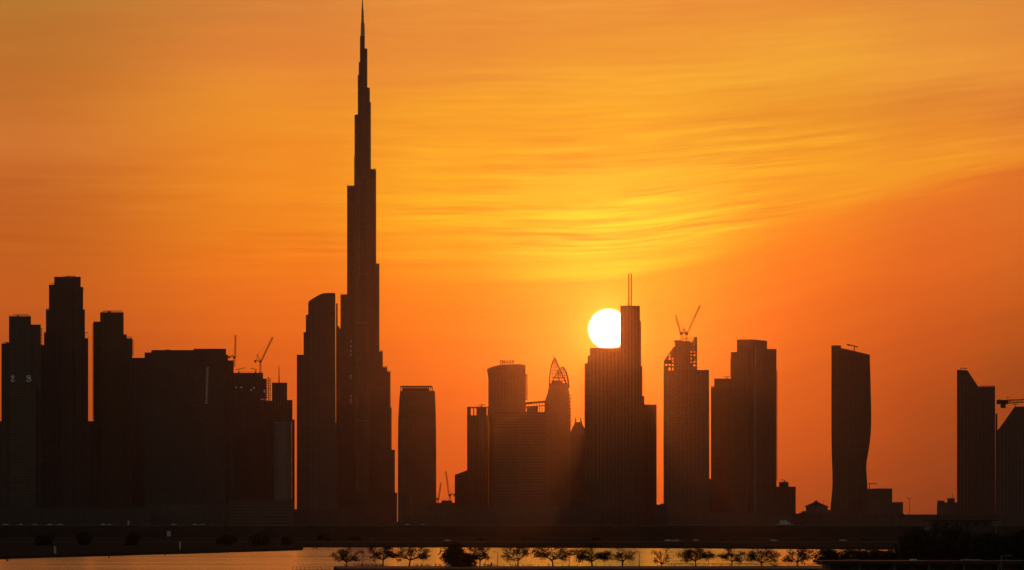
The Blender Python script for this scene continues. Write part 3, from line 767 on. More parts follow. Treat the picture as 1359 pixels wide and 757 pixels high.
for i in range(6):
    x = 908 + i * 3.1; q.tube(P(x, 453, D + 9), P(x, 449.2, D + 9), .3, n=4)
q.tube(P(906, 449.2, D + 9), P(925, 448, D + 9), .3, n=4); q.tube(P(906, 451, D + 9), P(925, 450.4, D + 9), .25, n=4); q.build('starter_bars', DARKM, t.root)['kind'] = 'stuff'
q = MB(); q.tube(P(925, 488.4, D + 10), P(928.5, 488.6, D + 10), .5, n=4); q.box(wx(895, D), wx(905, D), D + 8, D + 20, wz(453.6, D), wz(451.6, D)); q.build('work_platform', DARKM, t.root)
luffing_crane('luffing crane with a long jib raised to the right on the unfinished tower top', 911, 453, 444.5, D + 18, (929, 405.5), (907.5, 435.5), 'cranes on the unfinished tower')
luffing_crane('luffing crane with a shorter jib raised to the left on the unfinished tower top', 904.5, 453, 445, D + 14, (896.7, 418.5), (907, 437.5), 'cranes on the unfinished tower')
# 20
t = Tower('office_block', 'dark block with a stepped roof, leaning close to the left side of the ribbed tower', 'building', 957, 6300)
t.block('shaft', 948, 972, 503.5, GREY, dep=34)
t.block('side_wing', 943.6, 947.9, 515, GREY, dep=28, off=3)
t.washer(965, 503, 4, 3.6); t.washer(965, 503, -5, 3.4); t.rail(944, 948, 514.5, 1.8, 4, 16)
# 21
D = 6000; t = Tower('ribbed_tower', 'tall ribbed tower of joined slabs with balconies down its right edge', 'tower', 1000, D)
t.profile('shaft', [(978, None), (978, 451), (1000, 450.6), (1018, 452.6), (1018, None)], CONC, dep=38, fins=4.8)
t.block('side_wing', 970, 977.9, 468.5, CONC, dep=28, off=4)
t.block('side_wing', 1018.1, 1030.4, 464.5, CONC, dep=30, off=3, fins=4)
t.block('front_bay', 993, 998.8, 464, GLASS, dep=3, off=-3.2, parapet=False); t.block('front_pier', 1001, 1003, 458, WHITE, dep=3, off=-3.2, parapet=False)
t.balconies(970.2, 477, 503, 3.0, -1, out=1.6, dep=8, off=7); t.balconies(1030.2, 493, 640, 3.05, 1, out=2.2, dep=9, off=6)
# 22
t = Tower('low_block', 'low block with a raised plant room, at the foot of the ribbed tower', 'building', 1043, 6200)
t.block('shaft', 1028, 1056, 647, BEIGE, dep=34); t.block('plant_room', 1034, 1046.4, 641, ROOF, yb=647.5, dep=18, off=6)
t.washer(1041, 641, -4, 3.4, lift=1.6); t.washer(1041, 641, 3, 1.6)
# 23 villa with pavilion roof
D = 5600; t = Tower('pavilion_building', 'low building with a curved pointed pavilion roof', 'building', 1084, D)
t.block('shaft', 1069.5, 1098.5, 671.5, BEIGE, dep=26, parapet=False)
q = MB(); rows = [(673, 1068.6, 1099.6), (671.2, 1071, 1097), (669.8, 1074.5, 1093.5), (668, 1078.5, 1089.5), (665.6, 1082.2, 1085.8), (664, 1083.6, 1084.4)]
rings = []
for i, (y, x0, x1) in enumerate(rows):
    a, b = wx(x0, D), wx(x1, D); d = 13 * (b - a) / (wx(1099.6, D) - wx(1068.6, D)); m_ = D + 13
    rings.append([(a, m_ - d, wz(y, D)), (b, m_ - d, wz(y, D)), (b, m_ + d, wz(y, D)), (a, m_ + d, wz(y, D))])
MB().loft(rings).build('roof', ROOFP, t.root)
t.block('side_wing', 1060, 1069.4, 682, BEIGE, dep=18, off=2); t.block('side_wing', 1064, 1069.3, 678.6, BEIGE, dep=10, off=5, parapet=False); t.block('side_wing', 1098.6, 1104, 678, BEIGE, dep=18, off=2)
q = MB(); q.tube(P(1093, 671, D + 20), P(1093, 664.6, D + 20), .25, n=4); q.tube(P(1091.6, 665.5, D + 20), P(1094.6, 664.4, D + 20), .3, n=4); q.build('antenna', DARKM, t.root)
# 24 twisted tower
D = 5800; t = Tower('twisted_tower', 'lone tower whose right side bulges and pinches in, with a slanted roof', 'tower', 1128, D)
rows = [(None, 1101.8, 1152.4), (672, 1102.4, 1152.2), (655, 1104.2, 1151.6), (640, 1105, 1150.8), (622, 1104.6, 1149.6), (612, 1104.2, 1150.2), (602, 1103.9, 1152), (590, 1103.7, 1154), (575, 1103.5, 1155.6), (555, 1103.5, 1156.3), (530, 1103.5, 1155.8), (500, 1103.5, 1155.1), (480, 1103.5, 1154.4)]
rings = []
for i, (y, x0, x1) in enumerate(rows):
    z = GZ if y is None else wz(y, D); a, b = edges(x0, x1, D, 34)
    tw = math.sin(i / 12 * math.pi) * 6
    rings.append([(a, D + tw * .3, z), ((a + b) / 2, D - 1.5, z), (b, D, z), (b - .3, D + 34, z), ((a + b) / 2, D + 36, z), (a + .3, D + 34, z)])
a, b = edges(1103.5, 1154.3, D, 34); zl, zr = wz(459.4, D), wz(471, D); zm = zl + (zr - zl) * .47
rings.append([(a, D, zl), ((a + b) / 2, D - 1.5, zm), (b, D, zr), (b - .3, D + 34, zr), ((a + b) / 2, D + 36, zm), (a + .3, D + 34, zl)])
MB().loft(rings).skew((1128 - CX) / F, D).build('shaft', GLASS, t.root)
MB().box(a, wx(1116, D), D, D + 33.5, zl - 4.5, zl + .9).skew((1128 - CX) / F, D).build('crown', GLASS, t.root)
q = MB(); p = P(1133.6, 467, D + 16); q.tube(p, p + Vector((0, 0, 8.6)), .7); q.tube(P(1123.6, 457, D + 16), P(1138.4, 460.6, D + 16), .75); q.tube(P(1125, 458, D + 16), P(1127, 459.4, D + 16), .5); q.tube(P(1138.4, 460.6, D + 16), P(1138.4, 462.6, D + 16), .4); q.build('roof_crane', DARKM, t.root)
q = MB()
for k in range(1, 16):
    f_ = k / 16; pts = []
    for rg in rings[:-1]:
        A, B_ = (rg[0], rg[1]) if f_ < .5 else (rg[1], rg[2]); u = f_ * 2 if f_ < .5 else f_ * 2 - 1
        pts.append(Vector([A[j] + (B_[j] - A[j]) * u for j in range(3)]) + Vector((0, -.2, 0)))
    q.path(pts, .3, n=4)
q.build('facade_ribs', PIER, t.root)
# 25 podium blocks right of it
t = Tower('low_block', 'stepped low block at the right foot of the twisted tower, small crane arm on top', 'building', 1172, 5700)
t.block('shaft', 1151, 1184, 650, BEIGE, dep=30); t.block('side_wing', 1184.1, 1198.4, 668, BEIGE, dep=26, off=3); t.block('plant_room', 1158, 1171, 648.6, ROOF, yb=650.3, dep=14, off=8, parapet=False)
q = MB(); q.tube(P(1154, 650, 5712), P(1154, 642, 5712), .5, n=5); q.tube(P(1152.6, 641.8, 5712), P(1163.5, 642.6, 5712), .5, n=5); q.tube(P(1163.5, 642.6, 5712), P(1163.5, 643.6, 5712), .4, n=4); q.build('roof_crane', DARKM, t.root)
t.rail(1186, 1198, 668, 1.6, 4, 14); t.rail(1160, 1184, 650, 1.4, 1, 14)
# 26 flyover wall and its lamp
D = 4500; r = empty('flyover', (wx(1220, D), D, GZ), 'long level flyover wall closing the skyline gap before the right hand towers', 'bridge')
MB().box(wx(1190, D), wx(1330, D), D, D + 16, wz(686.4, D), wz(684.4, D)).build('deck', ROOF, r)
MB().box(wx(1190, D), wx(1330, D), D - .5, D - .02, wz(686.2, D), wz(683, D)).build('parapet', ROOF, r)
MB().box(wx(1190, D), wx(1330, D), D + 2, D + 14, GZ, wz(686.42, D)).build('retaining_wall', STONE, r)
r = empty('street_lamp', P(1206.6, 684, D + 3), 'thin tall street lamp with a short double head on the flyover', 'street lamp')
MB().tube(P(1207, 684, D + 3), P(1207, 661.6, D + 3), .33, .2, n=8).build('pole', GALV, r)
q = MB(); q.tube(P(1205, 661.4, D + 3), P(1208.8, 661.8, D + 3), .25, n=5); q.box(wx(1204.6, D), wx(1206, D), D + 2.6, D + 3.4, wz(662, D), wz(661.2, D)); q.build('lamp_head', GALV, r)
# 27
t = Tower('low_block', 'small block with boxy roof units left of the slanted roof tower', 'building', 1257, 5600)
t.block('shaft', 1243.5, 1272, 670.5, BEIGE, dep=28, parapet=False)
t.block('plant_room', 1243.9, 1253, 664.6, ROOF, yb=670.6, dep=14, off=4, parapet=False); t.block('plant_room', 1257.4, 1267, 661.4, ROOF, yb=670.6, dep=16, off=4, parapet=False); t.block('plant_room', 1253.1, 1270, 667, ROOF, yb=670.6, dep=10, off=5, parapet=False)
MB().tube(P(1264, 661.4, 5610), P(1264, 656, 5610), .35, n=5).build('antenna', DARKM, t.root)
# 28
D = 5700; t = Tower('slant_roof_tower', 'dark tower with a roof slanting down from its left peak', 'tower', 1296, D)
t.profile('shaft', [(1270, None), (1270, 491), (1284, 491.6), (1298.3, 513.4), (1320.6, 513.2), (1321.2, None)], GREY, dep=36, fins=5)
t.block('side_wing', 1321.3, 1323.6, 550, GREY, dep=28, off=4)
q = MB()
for x in (1275, 1281): q.tube(P(x, 491, D + 12), P(x, 488.8, D + 12), .5, n=4)
q.tube(P(1274.4, 488.8, D + 12), P(1283, 489, D + 12), .55, n=5); q.build('roof_crane', DARKM, t.root); t.rail(1300, 1320, 513.3, 1.2)
# 29
D = 5500; t = Tower('slant_roof_tower', 'dark tower at the right edge with a roof slanting up to the right', 'tower', 1345, D)
t.profile('shaft', [(1322.6, None), (1322.6, 572), (1326, 569), (1346.6, 540), (1366, 539.6), (1366, None)], GREY, dep=36, fins=5)
q = MB(); q.tube(P(1347.6, 540, D + 10), P(1347.6, 536.6, D + 10), .5, n=4); q.tube(P(1344.6, 537, D + 10), P(1351, 536.4, D + 10), .5, n=4); q.build('roof_crane', DARKM, t.root)
# 30 hammerhead crane reaching in from the right
D = 4500; r = empty('tower_crane', (wx(1385, D), D, GZ), 'black crane arm reaching in level from the right edge', 'crane')
MB().lattice((wx(1385, D), D, GZ), (wx(1385, D), D, wz(536, D)), 2.6, .4).build('mast', DARKM, r)
q = MB(); q.lattice(P(1322.4, 534.5, D), P(1384, 530.5, D), 3.2, .55, step=4); q.build('counter_jib', DARKM, r)
MB().box(wx(1323, D), wx(1338, D), D - 1.3, D + 1.3, wz(536.6, D), wz(531, D)).build('machine_deck', DARKM, r)
q = MB(); q.box(wx(1328, D), wx(1334.5, D), D - 1.6, D + 1.6, wz(541.8, D), wz(535, D)); q.build('counterweight', DARKM, r)
q = MB(); q.tube(P(1336.5, 531, D), P(1336.5, 527.6, D), .3, n=4); q.tube(P(1336, 527.8, D), P(1339.6, 527.4, D), .3, n=4)
for x in (1326, 1340, 1343): q.tube(P(x, 531.2, D), P(x, 529.8, D), .5, n=5)
q.build('handrail', DARKM, r)
MB().lattice(P(1386, 530.4, D), P(1450, 527, D), 2.4, .45, step=4).build('jib', DARKM, r)
q = MB(); q.tube(P(1385, 536, D), P(1385, 514, D), .9, n=6); q.tube(P(1385, 514, D), P(1356, 531, D), .35, n=4); q.tube(P(1385, 514, D), P(1430, 528, D), .35, n=4); q.build('a_frame', DARKM, r)

# low blocks that close the gaps at the foot of the towers
LOW = [('plain low block in the gap at the far left edge', -12, 7.6, 560, 6350, GREY, 30), ('plain low block closing the narrow gap right of the highest left tower', 100, 127, 560, 6450, GREY, 36),
       ('long flat podium in front of the building site with lights', 304, 389, 665, 5300, BAND, 40), ('low block at the foot of the curved crown tower', 386, 470, 677, 5500, GREY, 30),
       ('narrow dark stair block before the foot of the tapered tower', 533, 544, 655, 5250, GREY, 14), ('low pale block at the foot of the tapered tower', 545, 604, 672, 5300, BEIGE, 30),
       ('wide low podium below the floor lined block', 604, 742, 672, 5350, BEIGE, 40), ('low podium block below the sun tower', 742, 800, 676, 5300, GREY, 30),
       ('low block with a bright slot behind it right of the sun tower', 866, 886, 671, 5450, GREY, 26), ('plain block in the narrow gap before the stepped roof block', 936, 952, 636.5, 6150, GREY, 24),
       ('low long podium before the ribbed tower', 940, 1050, 681, 5200, BEIGE, 34), ('long low block before the twisted tower', 1046, 1200, 683, 5250, GREY, 30),
       ('low podium at the foot of the slanted roof towers', 1266, 1380, 681, 5200, GREY, 34), ('low long podium before the left tower group', -20, 200, 676, 5300, GREY, 40), ('low podium before the wide flat slab', 196, 304, 671, 5350, BEIGE, 36)]
for i, (lab, x0, x1, y, D, m, dep) in enumerate(LOW):
    t = Tower('low_block', lab, 'building', (x0 + x1) / 2, D)
    t.block('shaft', x0, x1, y, m, dep=dep)
    n_ = int((x1 - x0) / 16)
    for k in range(n_):
        u = x0 + (x1 - x0) * (k + random.uniform(.1, .6)) / n_; w = random.uniform(2, 7)
        if y > 660 and u + w < x1: t.block('roof_unit', u, u + w, y - random.uniform(.8, 3.2), (ROOF, GREY, BEIGE)[k % 3], yb=y + .4, dep=dep * random.uniform(.2, .4), off=dep * random.uniform(.1, .4), parapet=False)
    k = random.uniform(.2, .6); a = x0 + (x1 - x0) * k
    if x1 - x0 > 50 and y > 660: t.block('plant_room', a, a + (x1 - x0) * .18, y - 1.6, ROOF, yb=y + .3, dep=dep * .4, off=dep * .3, parapet=False)

# ------------------------------------------------------------------ foreground trees
def tree(label, px, D, h, wl, wr, leafy, seed, fork=.28, lean=0.0, group='row of small trees along the promenade', m=None, z=1.0, leaf=.2, top=1.0):
    rnd = random.Random(seed); base = Vector((wx(px, D), D, z)); root = empty('shore_tree', base, label, 'tree', group)
    mb = MB(); tips = []
    def limb(p, d, L, r, lev):
        n = 3; a = p
        for k in range(n):
            d = (d + Vector((rnd.uniform(-.22, .22), rnd.uniform(-.22, .22), rnd.uniform(-.12, .12)))).normalized()
            b = a + d * L / n; mb.tube(a, b, r * (1 - .25 * k / n), r * (1 - .25 * (k + 1) / n), n=5 if lev < 2 else 3)
            if lev >= 2: tips.append(b)
            a = b
            if lev < 4 and k >= 1 and lev > 0:
                limb(a, (d + Vector((rnd.uniform(-.9, .9), rnd.uniform(-.9, .9), rnd.uniform(-.45, .6)))).normalized(), L * .62, r * .5, lev + 1)
        if lev < 4:
            for i in range(2):
                limb(a, (d + Vector((rnd.uniform(-.8, .8), rnd.uniform(-.8, .8), rnd.uniform(-.45, .5)))).normalized(), L * .66, r * .58, lev + 1)
        else: tips.append(a)
    H = h * fork; trunk_top = base + Vector((lean * H, 0, H)); mb.tube(base - Vector((0, 0, .2)), trunk_top, .21 * h / 6, .15 * h / 6, n=7)
    nl = 8
    for i in range(nl):
        an = 2 * math.pi * (i + rnd.uniform(-.3, .3)) / nl; out = math.cos(an); w = wr if out > 0 else wl
        dd = Vector((out * w * .5, math.sin(an) * (wl + wr) * .25, h * (rnd.uniform(.12, .24) if i % 2 else rnd.uniform(.30, .46))))
        limb(trunk_top - Vector((0, 0, rnd.uniform(0, H * .3))), dd.normalized(), dd.length * .72, .13 * h / 6, 1)
    # keep to the height and spread of the photographed crown
    mx = max(abs(v[0] - base.x) / (wr if v[0] > base.x else wl) for v in mb.v); mz = max(v[2] for v in mb.v) - z
    fx = .97 / mx; fz = (h - .15) / mz; fl_ = lambda v: Vector((base.x + (v[0] - base.x) * fx, base.y + (v[1] - base.y) * fx, z + (v[2] - z) * fz))
    mb.v = [tuple(fl_(v)) for v in mb.v]; tips = [fl_(t_) for t_ in tips]
    mb.build('trunk', BARK, root)
    lf = MB(); rnd.shuffle(tips); n = int(3200 * leafy)
    clump = tips[:max(10, int(len(tips) * (.25 + .6 * leafy)))]
    for i in range(n):
        c = rnd.choice(clump); s_ = .36 if leafy < .7 else .55
        p = c + Vector((rnd.gauss(0, s_), rnd.gauss(0, s_), rnd.gauss(-.05, s_ * .6)))
        if p.z > z + h * top: continue
        a = Vector((rnd.uniform(-1, 1), rnd.uniform(-1, 1), rnd.uniform(-1, 1))).normalized(); b = a.orthogonal().normalized(); k = leaf * rnd.uniform(.6, 1.3)
        lf.add([p - a * k, p + b * k * .5, p + a * k, p - b * k * .5], [(0, 1, 2, 3)])
    if n: lf.build('crown', m or LEAF, root)
    return root
TD = 1225
#  x, left reach, right reach (photo px), top row, leafiness, fork, label
TREES = [
 (460.5, 20, 23, 727, .50, .36, 'airy tree just left of the leftmost promenade lamp, first of the row'),
 (508, 21, 15, 726, .55, .42, 'small single trunked tree between the leftmost lamp and the wide spreading tree'),
 (543, 25, 27, 725, .65, .36, 'wide spreading tree with a v shaped trunk, left of the dense round bush'),
 (637, 15, 17, 726, .55, .34, 'small tree touching the right side of the dense round bush'),
 (687, 26, 24, 725, .45, .42, 'airy flat topped tree just right of the lamp beside the bush'),
 (734, 26, 24, 726, .70, .36, 'broad leafy tree just left of the darkest flat crowned tree'),
 (786, 30, 24, 724, 1.3, .36, 'darkest flat crowned tree with a solid dense crown'),
 (826, 22, 16, 725, .26, .34, 'sparse tree between the dense flat crowned tree and a lamp'),
 (878, 14, 16, 728, .05, .12, 'leafless tree of bare upright branches just right of a lamp'),
 (923, 25, 24, 728, 1.0, .36, 'dense mushroom shaped tree right of the leafless one'),
 (971, 18, 18, 728, .5, .36, 'open crowned tree with a slim trunk, right of the mushroom shaped tree'),
 (1011, 27, 24, 728, .72, .28, 'tree with a forked double trunk and wide crown, last but one of the row'),
 (1059, 19, 22, 729, .65, .30, 'last tree of the row, low forked, beside the dark pavilion'),
]
for i, (x, l, r_, top, lf_, fk, lab) in enumerate(TREES):
    D = TD + (i * 37 % 11) - 5; g = 1.06; k = D / F
    h = (752 - top) * k * 1.14
    tree(lab, x, D, h, l * k * 1.12, r_ * k * 1.12, lf_, 40 + i * 7, fork=fk, lean=(-.1, .05, .12, .0, .06, -.1)[i % 6], z=1.0)
def bush(name, label, px, D, w, h, z, n, seed, group=None, m=None, cat='bush', lobes=9, leaf=.3):
    rnd = random.Random(seed); base = Vector((wx(px, D), D, z)); root = empty(name, base, label, cat, group); q = MB(); tr = MB()
    L = []
    for i in range(lobes):
        an = rnd.uniform(0, 6.28); rad = rnd.uniform(0, .62); zc = rnd.uniform(.22, .72) * h
        c = base + Vector((math.cos(an) * rad * w * .5, math.sin(an) * rad * w * .5, zc)); L.append((c, rnd.uniform(.26, .40) * min(w, h * 1.3)))
        tr.tube(base + Vector((rnd.uniform(-.2, .2), rnd.uniform(-.2, .2), -.1)), c, .09, .04, n=5)
    for i in range(n):
        c, r_ = rnd.choice(L); d = Vector((rnd.gauss(0, 1), rnd.gauss(0, 1), rnd.gauss(0, 1))).normalized() * r_ * rnd.uniform(.3, 1.05) ** .6
        p = c + d
        if p.z < z: p.z = z + rnd.uniform(0, .4)
        a = Vector((rnd.uniform(-1, 1), rnd.uniform(-1, 1), rnd.uniform(-1, 1))).normalized(); b = a.orthogonal().normalized(); k = leaf * rnd.uniform(.7, 1.4)
        q.add([p - a * k, p + b * k * .6, p + a * k, p - b * k * .6], [(0, 1, 2, 3)])
    tr.build('trunk', BARK, root); q.build('crown', m or LEAFD, root); return root
bush('round_bush', 'solid dark round bush standing in the tree row', 605, 1222, 8.8, 6.2, .9, 5200, 3, lobes=16)
bush('low_bush', 'lower rounded bush leaning against the right side of the solid bush', 621, 1224, 4.6, 3.9, .9, 1900, 5, lobes=8)
# tufts at the water's edge
tf = MB(); rnd = random.Random(8)
for i in range(120):
    x = rnd.choice([rnd.uniform(446, 1090), rnd.gauss(500, 8), rnd.gauss(648, 10), rnd.gauss(700, 20), rnd.gauss(570, 12)]); D = 1237 + rnd.uniform(-2, 1); b = Vector((wx(x, D), D, 1.0))
    if not 446 < x < 1090: continue
    for k in range(5): tf.tube(b, b + Vector((rnd.uniform(-.35, .35), rnd.uniform(-.2, .2), rnd.uniform(.25, .9))), .05, .015, n=3)
o = tf.build('grass_tufts', GRASS); tag(o, 'thin tufts of grass along the edge of the promenade', 'grass', kind='stuff')

# ------------------------------------------------------------------ lamps, fences, posts
def lamp(label, px, top, arm, D=1232):
    k = D / F; b = Vector((wx(px, D), D, 1.0)); zt = wz(top, D); root = empty('street_lamp', b, label, 'street lamp', 'promenade lamps')
    MB().tube(b, (b.x, D, zt), .11, .07, n=8).build('pole', GALV, root)
    q = MB(); e = Vector((b.x + arm * k, D, zt + .28)); q.tube((b.x, D, zt - .05), e, .06, n=6); q.build('arm', GALV, root)
    q = MB(); a = 1 if arm > 0 else -1; q.add([(e.x, D - .16, e.z - .1), (e.x + a * .75, D - .1, e.z + .02), (e.x + a * .75, D + .1, e.z + .02), (e.x, D + .16, e.z - .1), (e.x, D - .16, e.z + .1), (e.x + a * .75, D - .1, e.z + .12), (e.x + a * .75, D + .1, e.z + .12), (e.x, D + .16, e.z + .1)],
        [(0, 3, 2, 1), (4, 5, 6, 7), (0, 1, 5, 4), (1, 2, 6, 5), (2, 3, 7, 6), (3, 0, 4, 7)]); q.build('lamp_head', GALV, root)
lamp('leftmost promenade lamp, standing between the first two trees of the row', 481.5, 731.5, -2.5)
lamp('promenade lamp right of the solid round bush', 660.5, 734, -2.5)
lamp('promenade lamp between the sparse tree and the leafless tree', 848.5, 733.5, -2)
PG = 'thin bare poles between the promenade trees'
for x, y, lab in ((644.5, 727, 'thin bare pole beside the small tree right of the bush'), (756, 729, 'thin bare pole right of the broad leafy tree'), (802, 740, 'thin bare pole right of the darkest flat crowned tree'),
                  (940.5, 738, 'thin bare pole right of the mushroom shaped tree'), (1031.5, 733, 'thin bare pole right of the forked double trunk')):
    D = 1231; tag(MB().tube((wx(x, D), D, 1.0), (wx(x, D), D, wz(y, D)), .075, .05, n=6).build('pole', GALV), lab, 'pole', PG)
o = MB(); D = 1233; x = wx(652.2, D)
o.tube((x, D, 1.0), (x, D, 1.9), .28, .24, n=10); o.tube((x, D, 1.9), (x, D, 2.15), .3, .12, n=10)
tag(o.build('bollard', DARKM), 'stout dark bollard on the promenade left of the lamp by the bush', 'bollard')
def fence(label, pts, z, h, post, rails, bars=None, m=DARKM):
    L = [Vector((x, y, z)) for x, y in pts]; root = empty('railing', L[0], label, 'railing'); q = MB(); p_ = MB()
    for a, b in zip(L, L[1:]):
        n = max(1, int((b - a).length / post))
        for f_ in rails: q.tube(a + Vector((0, 0, h * f_)), b + Vector((0, 0, h * f_)), .05, n=5)
        for i in range(n + 1):
            p = a.lerp(b, i / n); p_.tube(p, p + Vector((0, 0, h)), .06, n=5)
        if bars:
            k = int((b - a).length / bars)
            for i in range(k): p = a.lerp(b, i / k); q.tube(p + Vector((0, 0, h * .1)), p + Vector((0, 0, h)), .025, n=3)
    q.build('rails', m, root); p_.build('posts', m, root)['kind'] = 'stuff'; return root
D = 1086.5
fence('dark railing with upright posts over the water at the bottom left of the tree row', [(wx(388, D), D), (wx(443, D), D)], 1.0, 1.66, 1.05, (1.0, .55, .15))
fence('low thin railing along the promenade edge under the right hand trees', [(wx(880, 1239), 1239), (wx(1090, 1250), 1250)], 1.0, .75, 2.6, (1.0, .5))
for x, lab in ((416, 'left one of two short mooring posts in the far water'), (420.2, 'right one of two short mooring posts in the far water')):
    D = 2030; tag(MB().tube((wx(x, D), D, -1), (wx(x + .5, D), D, 1.3), .32, .26, n=8).build('mooring_post', BARK), lab, 'post', 'mooring posts')
for x, y, lab in ((10, 744.2, 'tiny marker buoy at the bank near the left edge'), (219, 736.4, 'tiny marker buoy at the middle of the left bank'), (302, 733.6, 'tiny marker buoy farther along the left bank')):
    X, Y = at(x, y + .3); q = MB(); q.tube((X, Y, -.3), (X, Y, .45), .42, .36, n=10); q.tube((X, Y, .45), (X, Y, 1.0), .12, .08, n=6); tag(q.build('marker_buoy', DARKM), lab, 'buoy', 'marker buoys')
X, Y = at(144.5, 741.2); tag(MB().tube((X, Y, -.5), (X, Y, 1.9), .16, .12, n=8).build('mooring_post', BARK), 'lone short post standing in the water by the left bank', 'post')

# ------------------------------------------------------------------ far bank: cars, signs, hedges
def make_car(label, paint, group):
    root = empty('car', (0, 0, 0), label, 'car', group); q = MB()
    prof = [(-2.2, .35), (2.2, .35), (2.25, .75), (2.0, .95), (1.1, 1.0), (.5, 1.42), (-1.0, 1.45), (-1.75, 1.0), (-2.2, .92), (-2.25, .6)]
    rings = []
    for y, k, dz in ((-.88, .97, 0), (-.82, 1, 0), (.82, 1, 0), (.88, .97, 0)):
        rings.append([(x * k, y * (.86 if z > 1.1 else 1), z) for x, z in prof])
    q.loft(rings).build('body', paint, root)
    g = MB()
    for s_ in (-1, 1):
        y = .775 * s_; g.add([(.95, y + .075 * s_, 1.03), (.42, y, 1.38), (-.95, y, 1.4), (-1.55, y + .075 * s_, 1.03)], [(0, 1, 2, 3)])
    g.build('side_windows', GLZ, root)
    for x in (-1.4, 1.4):
        for y in (-.8, .8):
            w = MB().tube((x, y - .1, .33), (x, y + .1, .33), .33, n=14).build('wheel', RUBBER, root)
    for y in (-.6, .6): MB().box(2.2, 2.27, y - .18, y + .18, .66, .8).build('headlight', LAMPM, root)
    return root
protos = {}
CARSPOT = [(7, 0, 0, 'white'), (26, 0, 1, 'silver'), (46, 0, 0, 'silver'), (66, 0, 0, 'white'), (71.5, 0, 1, 'red'), (79, 0, 1, 'white'), (137, 0, 0, 'white'), (145, 0, 0, 'silver'), (231, 0, 0, 'white'), (259, 0, 0, 'white'), (268, 0, 1, 'silver'),
           (541, 0, 0, 'white'), (561, 0, 1, 'silver'), (449, 0, 0, 'black'), (506, 0, 1, 'black'), (1034, 0, 0, 'silver'), (1050, 0, 1, 'silver'),
           (594, 1, 0, 'white'), (887, 1, 0, 'white'), (898, 1, 1, 'silver'), (915, 1, 0, 'black'), (923, 1, 1, 'silver'), (1027, 1, 0, 'white'), (1119, 1, 0, 'silver'), (490, 1, 1, 'black')]
near_txt = {7: 'at the far left edge', 26: 'below the round marks of the left tower', 46: 'right of the far left pair', 66: 'first of a close trio', 71.5: 'middle of a close trio', 79: 'last of a close trio', 137: 'left of a pair below the ribbed tower', 145: 'right of a pair below the ribbed tower',
  231: 'alone below the flat slab', 259: 'left below the ladder of lights', 268: 'right below the ladder of lights', 541: 'below the tapered tower, left of two', 561: 'below the tapered tower, right of two', 449: 'below the curved crown tower', 506: 'below the tallest tower',
  1034: 'below the ribbed tower, left of two', 1050: 'below the ribbed tower, right of two', 594: 'on the shore road above the round bush', 887: 'on the shore road above the leafless tree', 898: 'second of four above the mushroom tree', 915: 'on the shore road above the mushroom tree', 923: 'last of four above the mushroom tree', 1027: 'on the shore road above the forked tree', 1119: 'on the shore road above the dark pavilion', 490: 'on the shore road above the leftmost lamp'}
for x, road, lane, colr in CARSPOT:
    lab = f'tiny {colr} car ' + ('' if road else 'on the raised highway ') + near_txt[x]
    if colr not in protos:
        o = make_car(lab, CARS[['white', 'silver', 'black', 'red'].index(colr)], 'cars on the far bank roads'); protos[colr] = o
    else: o = copy_tree(protos[colr]); o['label'] = lab
    D = (RD if road else HD) + (-3 if not lane else 3) - (0 if road else 4 - 8 * lane)
    o.location = (wx(x, D), D, 1.16 if road else HZ + .16); o.rotation_euler = (0, 0, R(180) if lane else 0)
D = 2990; tr_ = empty('truck', (wx(1040.5, D), D, HZ + .16), 'pale box truck on the raised highway between two silver cars', 'truck')
X = wx(1040.5, D)
MB().box(X - 3, X + 2.6, D - 1.2, D + 1.2, HZ + 1.0, HZ + 4.0).build('cargo_box', PALEM, tr_)
MB().prism([(X + 2.7, D - 1.15), (X + 4.6, D - 1.15), (X + 4.6, D + 1.15), (X + 2.7, D + 1.15)], HZ + .6, HZ + 2.9).build('cab', CARS[1], tr_)
for dx in (-1.8, 3.6):
    for dy in (-1, 1): MB().tube((X + dx, D + dy - .15, HZ + .66), (X + dx, D + dy + .15, HZ + .66), .5, n=12).build('wheel', RUBBER, tr_)
def board(label, px, y0, y1, w, D, z=1.0):
    X = wx(px, D); root = empty('sign_board', (X, D, z), label, 'sign', 'pale sign boards on the left bank'); k = D / F
    MB().box(X - w * k / 2, X + w * k / 2, D - .15, D + .15, wz(y1, D), wz(y0, D)).build('panel', PALEM, root)
    q = MB()
    for s_ in (-.3, .3): q.tube((X + s_ * w * k, D + .2, z), (X + s_ * w * k, D + .2, wz(y0, D)), .09, n=6)
    q.build('posts', GALV, root)
board('narrow pale sign board low on the bank below the left tower group', 73, 725, 735, 2.8, 1640)
board('small pale sign board on the bank under the wide slab, nearer of two', 239, 719, 729, 2, 1800)
board('pale square sign board on the bank under the wide slab, farther of two', 224, 705, 712, 5, 2500)
board('pale thin sign board beside the highway below the ribbed left tower', 170.5, 691, 697, 2.2, 2980, HZ)
HEDGE = [(60, 709, 30), (112, 706, 26), (175, 708, 22), (300, 712, 34), (345, 708, 40), (380, 713, 26), (430, 709, 30), (470, 712, 24), (640, 716, 30), (700, 713, 36), (790, 715, 30), (960, 716, 34), (1075, 717, 30), (1150, 716, 34)]
side = ['below the left tower', 'below the highest left tower', 'below the ribbed left tower', 'below the unfinished block', 'below the rounded pale block', 'below the narrow sky gap', 'below the curved crown tower', 'left below the tallest tower', 'below the block with two openings', 'below the floor lined block', 'below the sun tower', 'below the stepped roof block', 'below the pavilion roof', 'below the twisted tower']
for i, ((x, y, w), sd) in enumerate(zip(HEDGE, side)):
    D = 2560 if x > 400 else 2150; k = D / F
    bush('shore_bush', 'dark low clump of bushes on the far bank ' + sd, x, D, w * k, wz(y, D) - 1, 1.0, 1500, 60 + i, 'bush clumps on the far bank', lobes=10, leaf=.55)

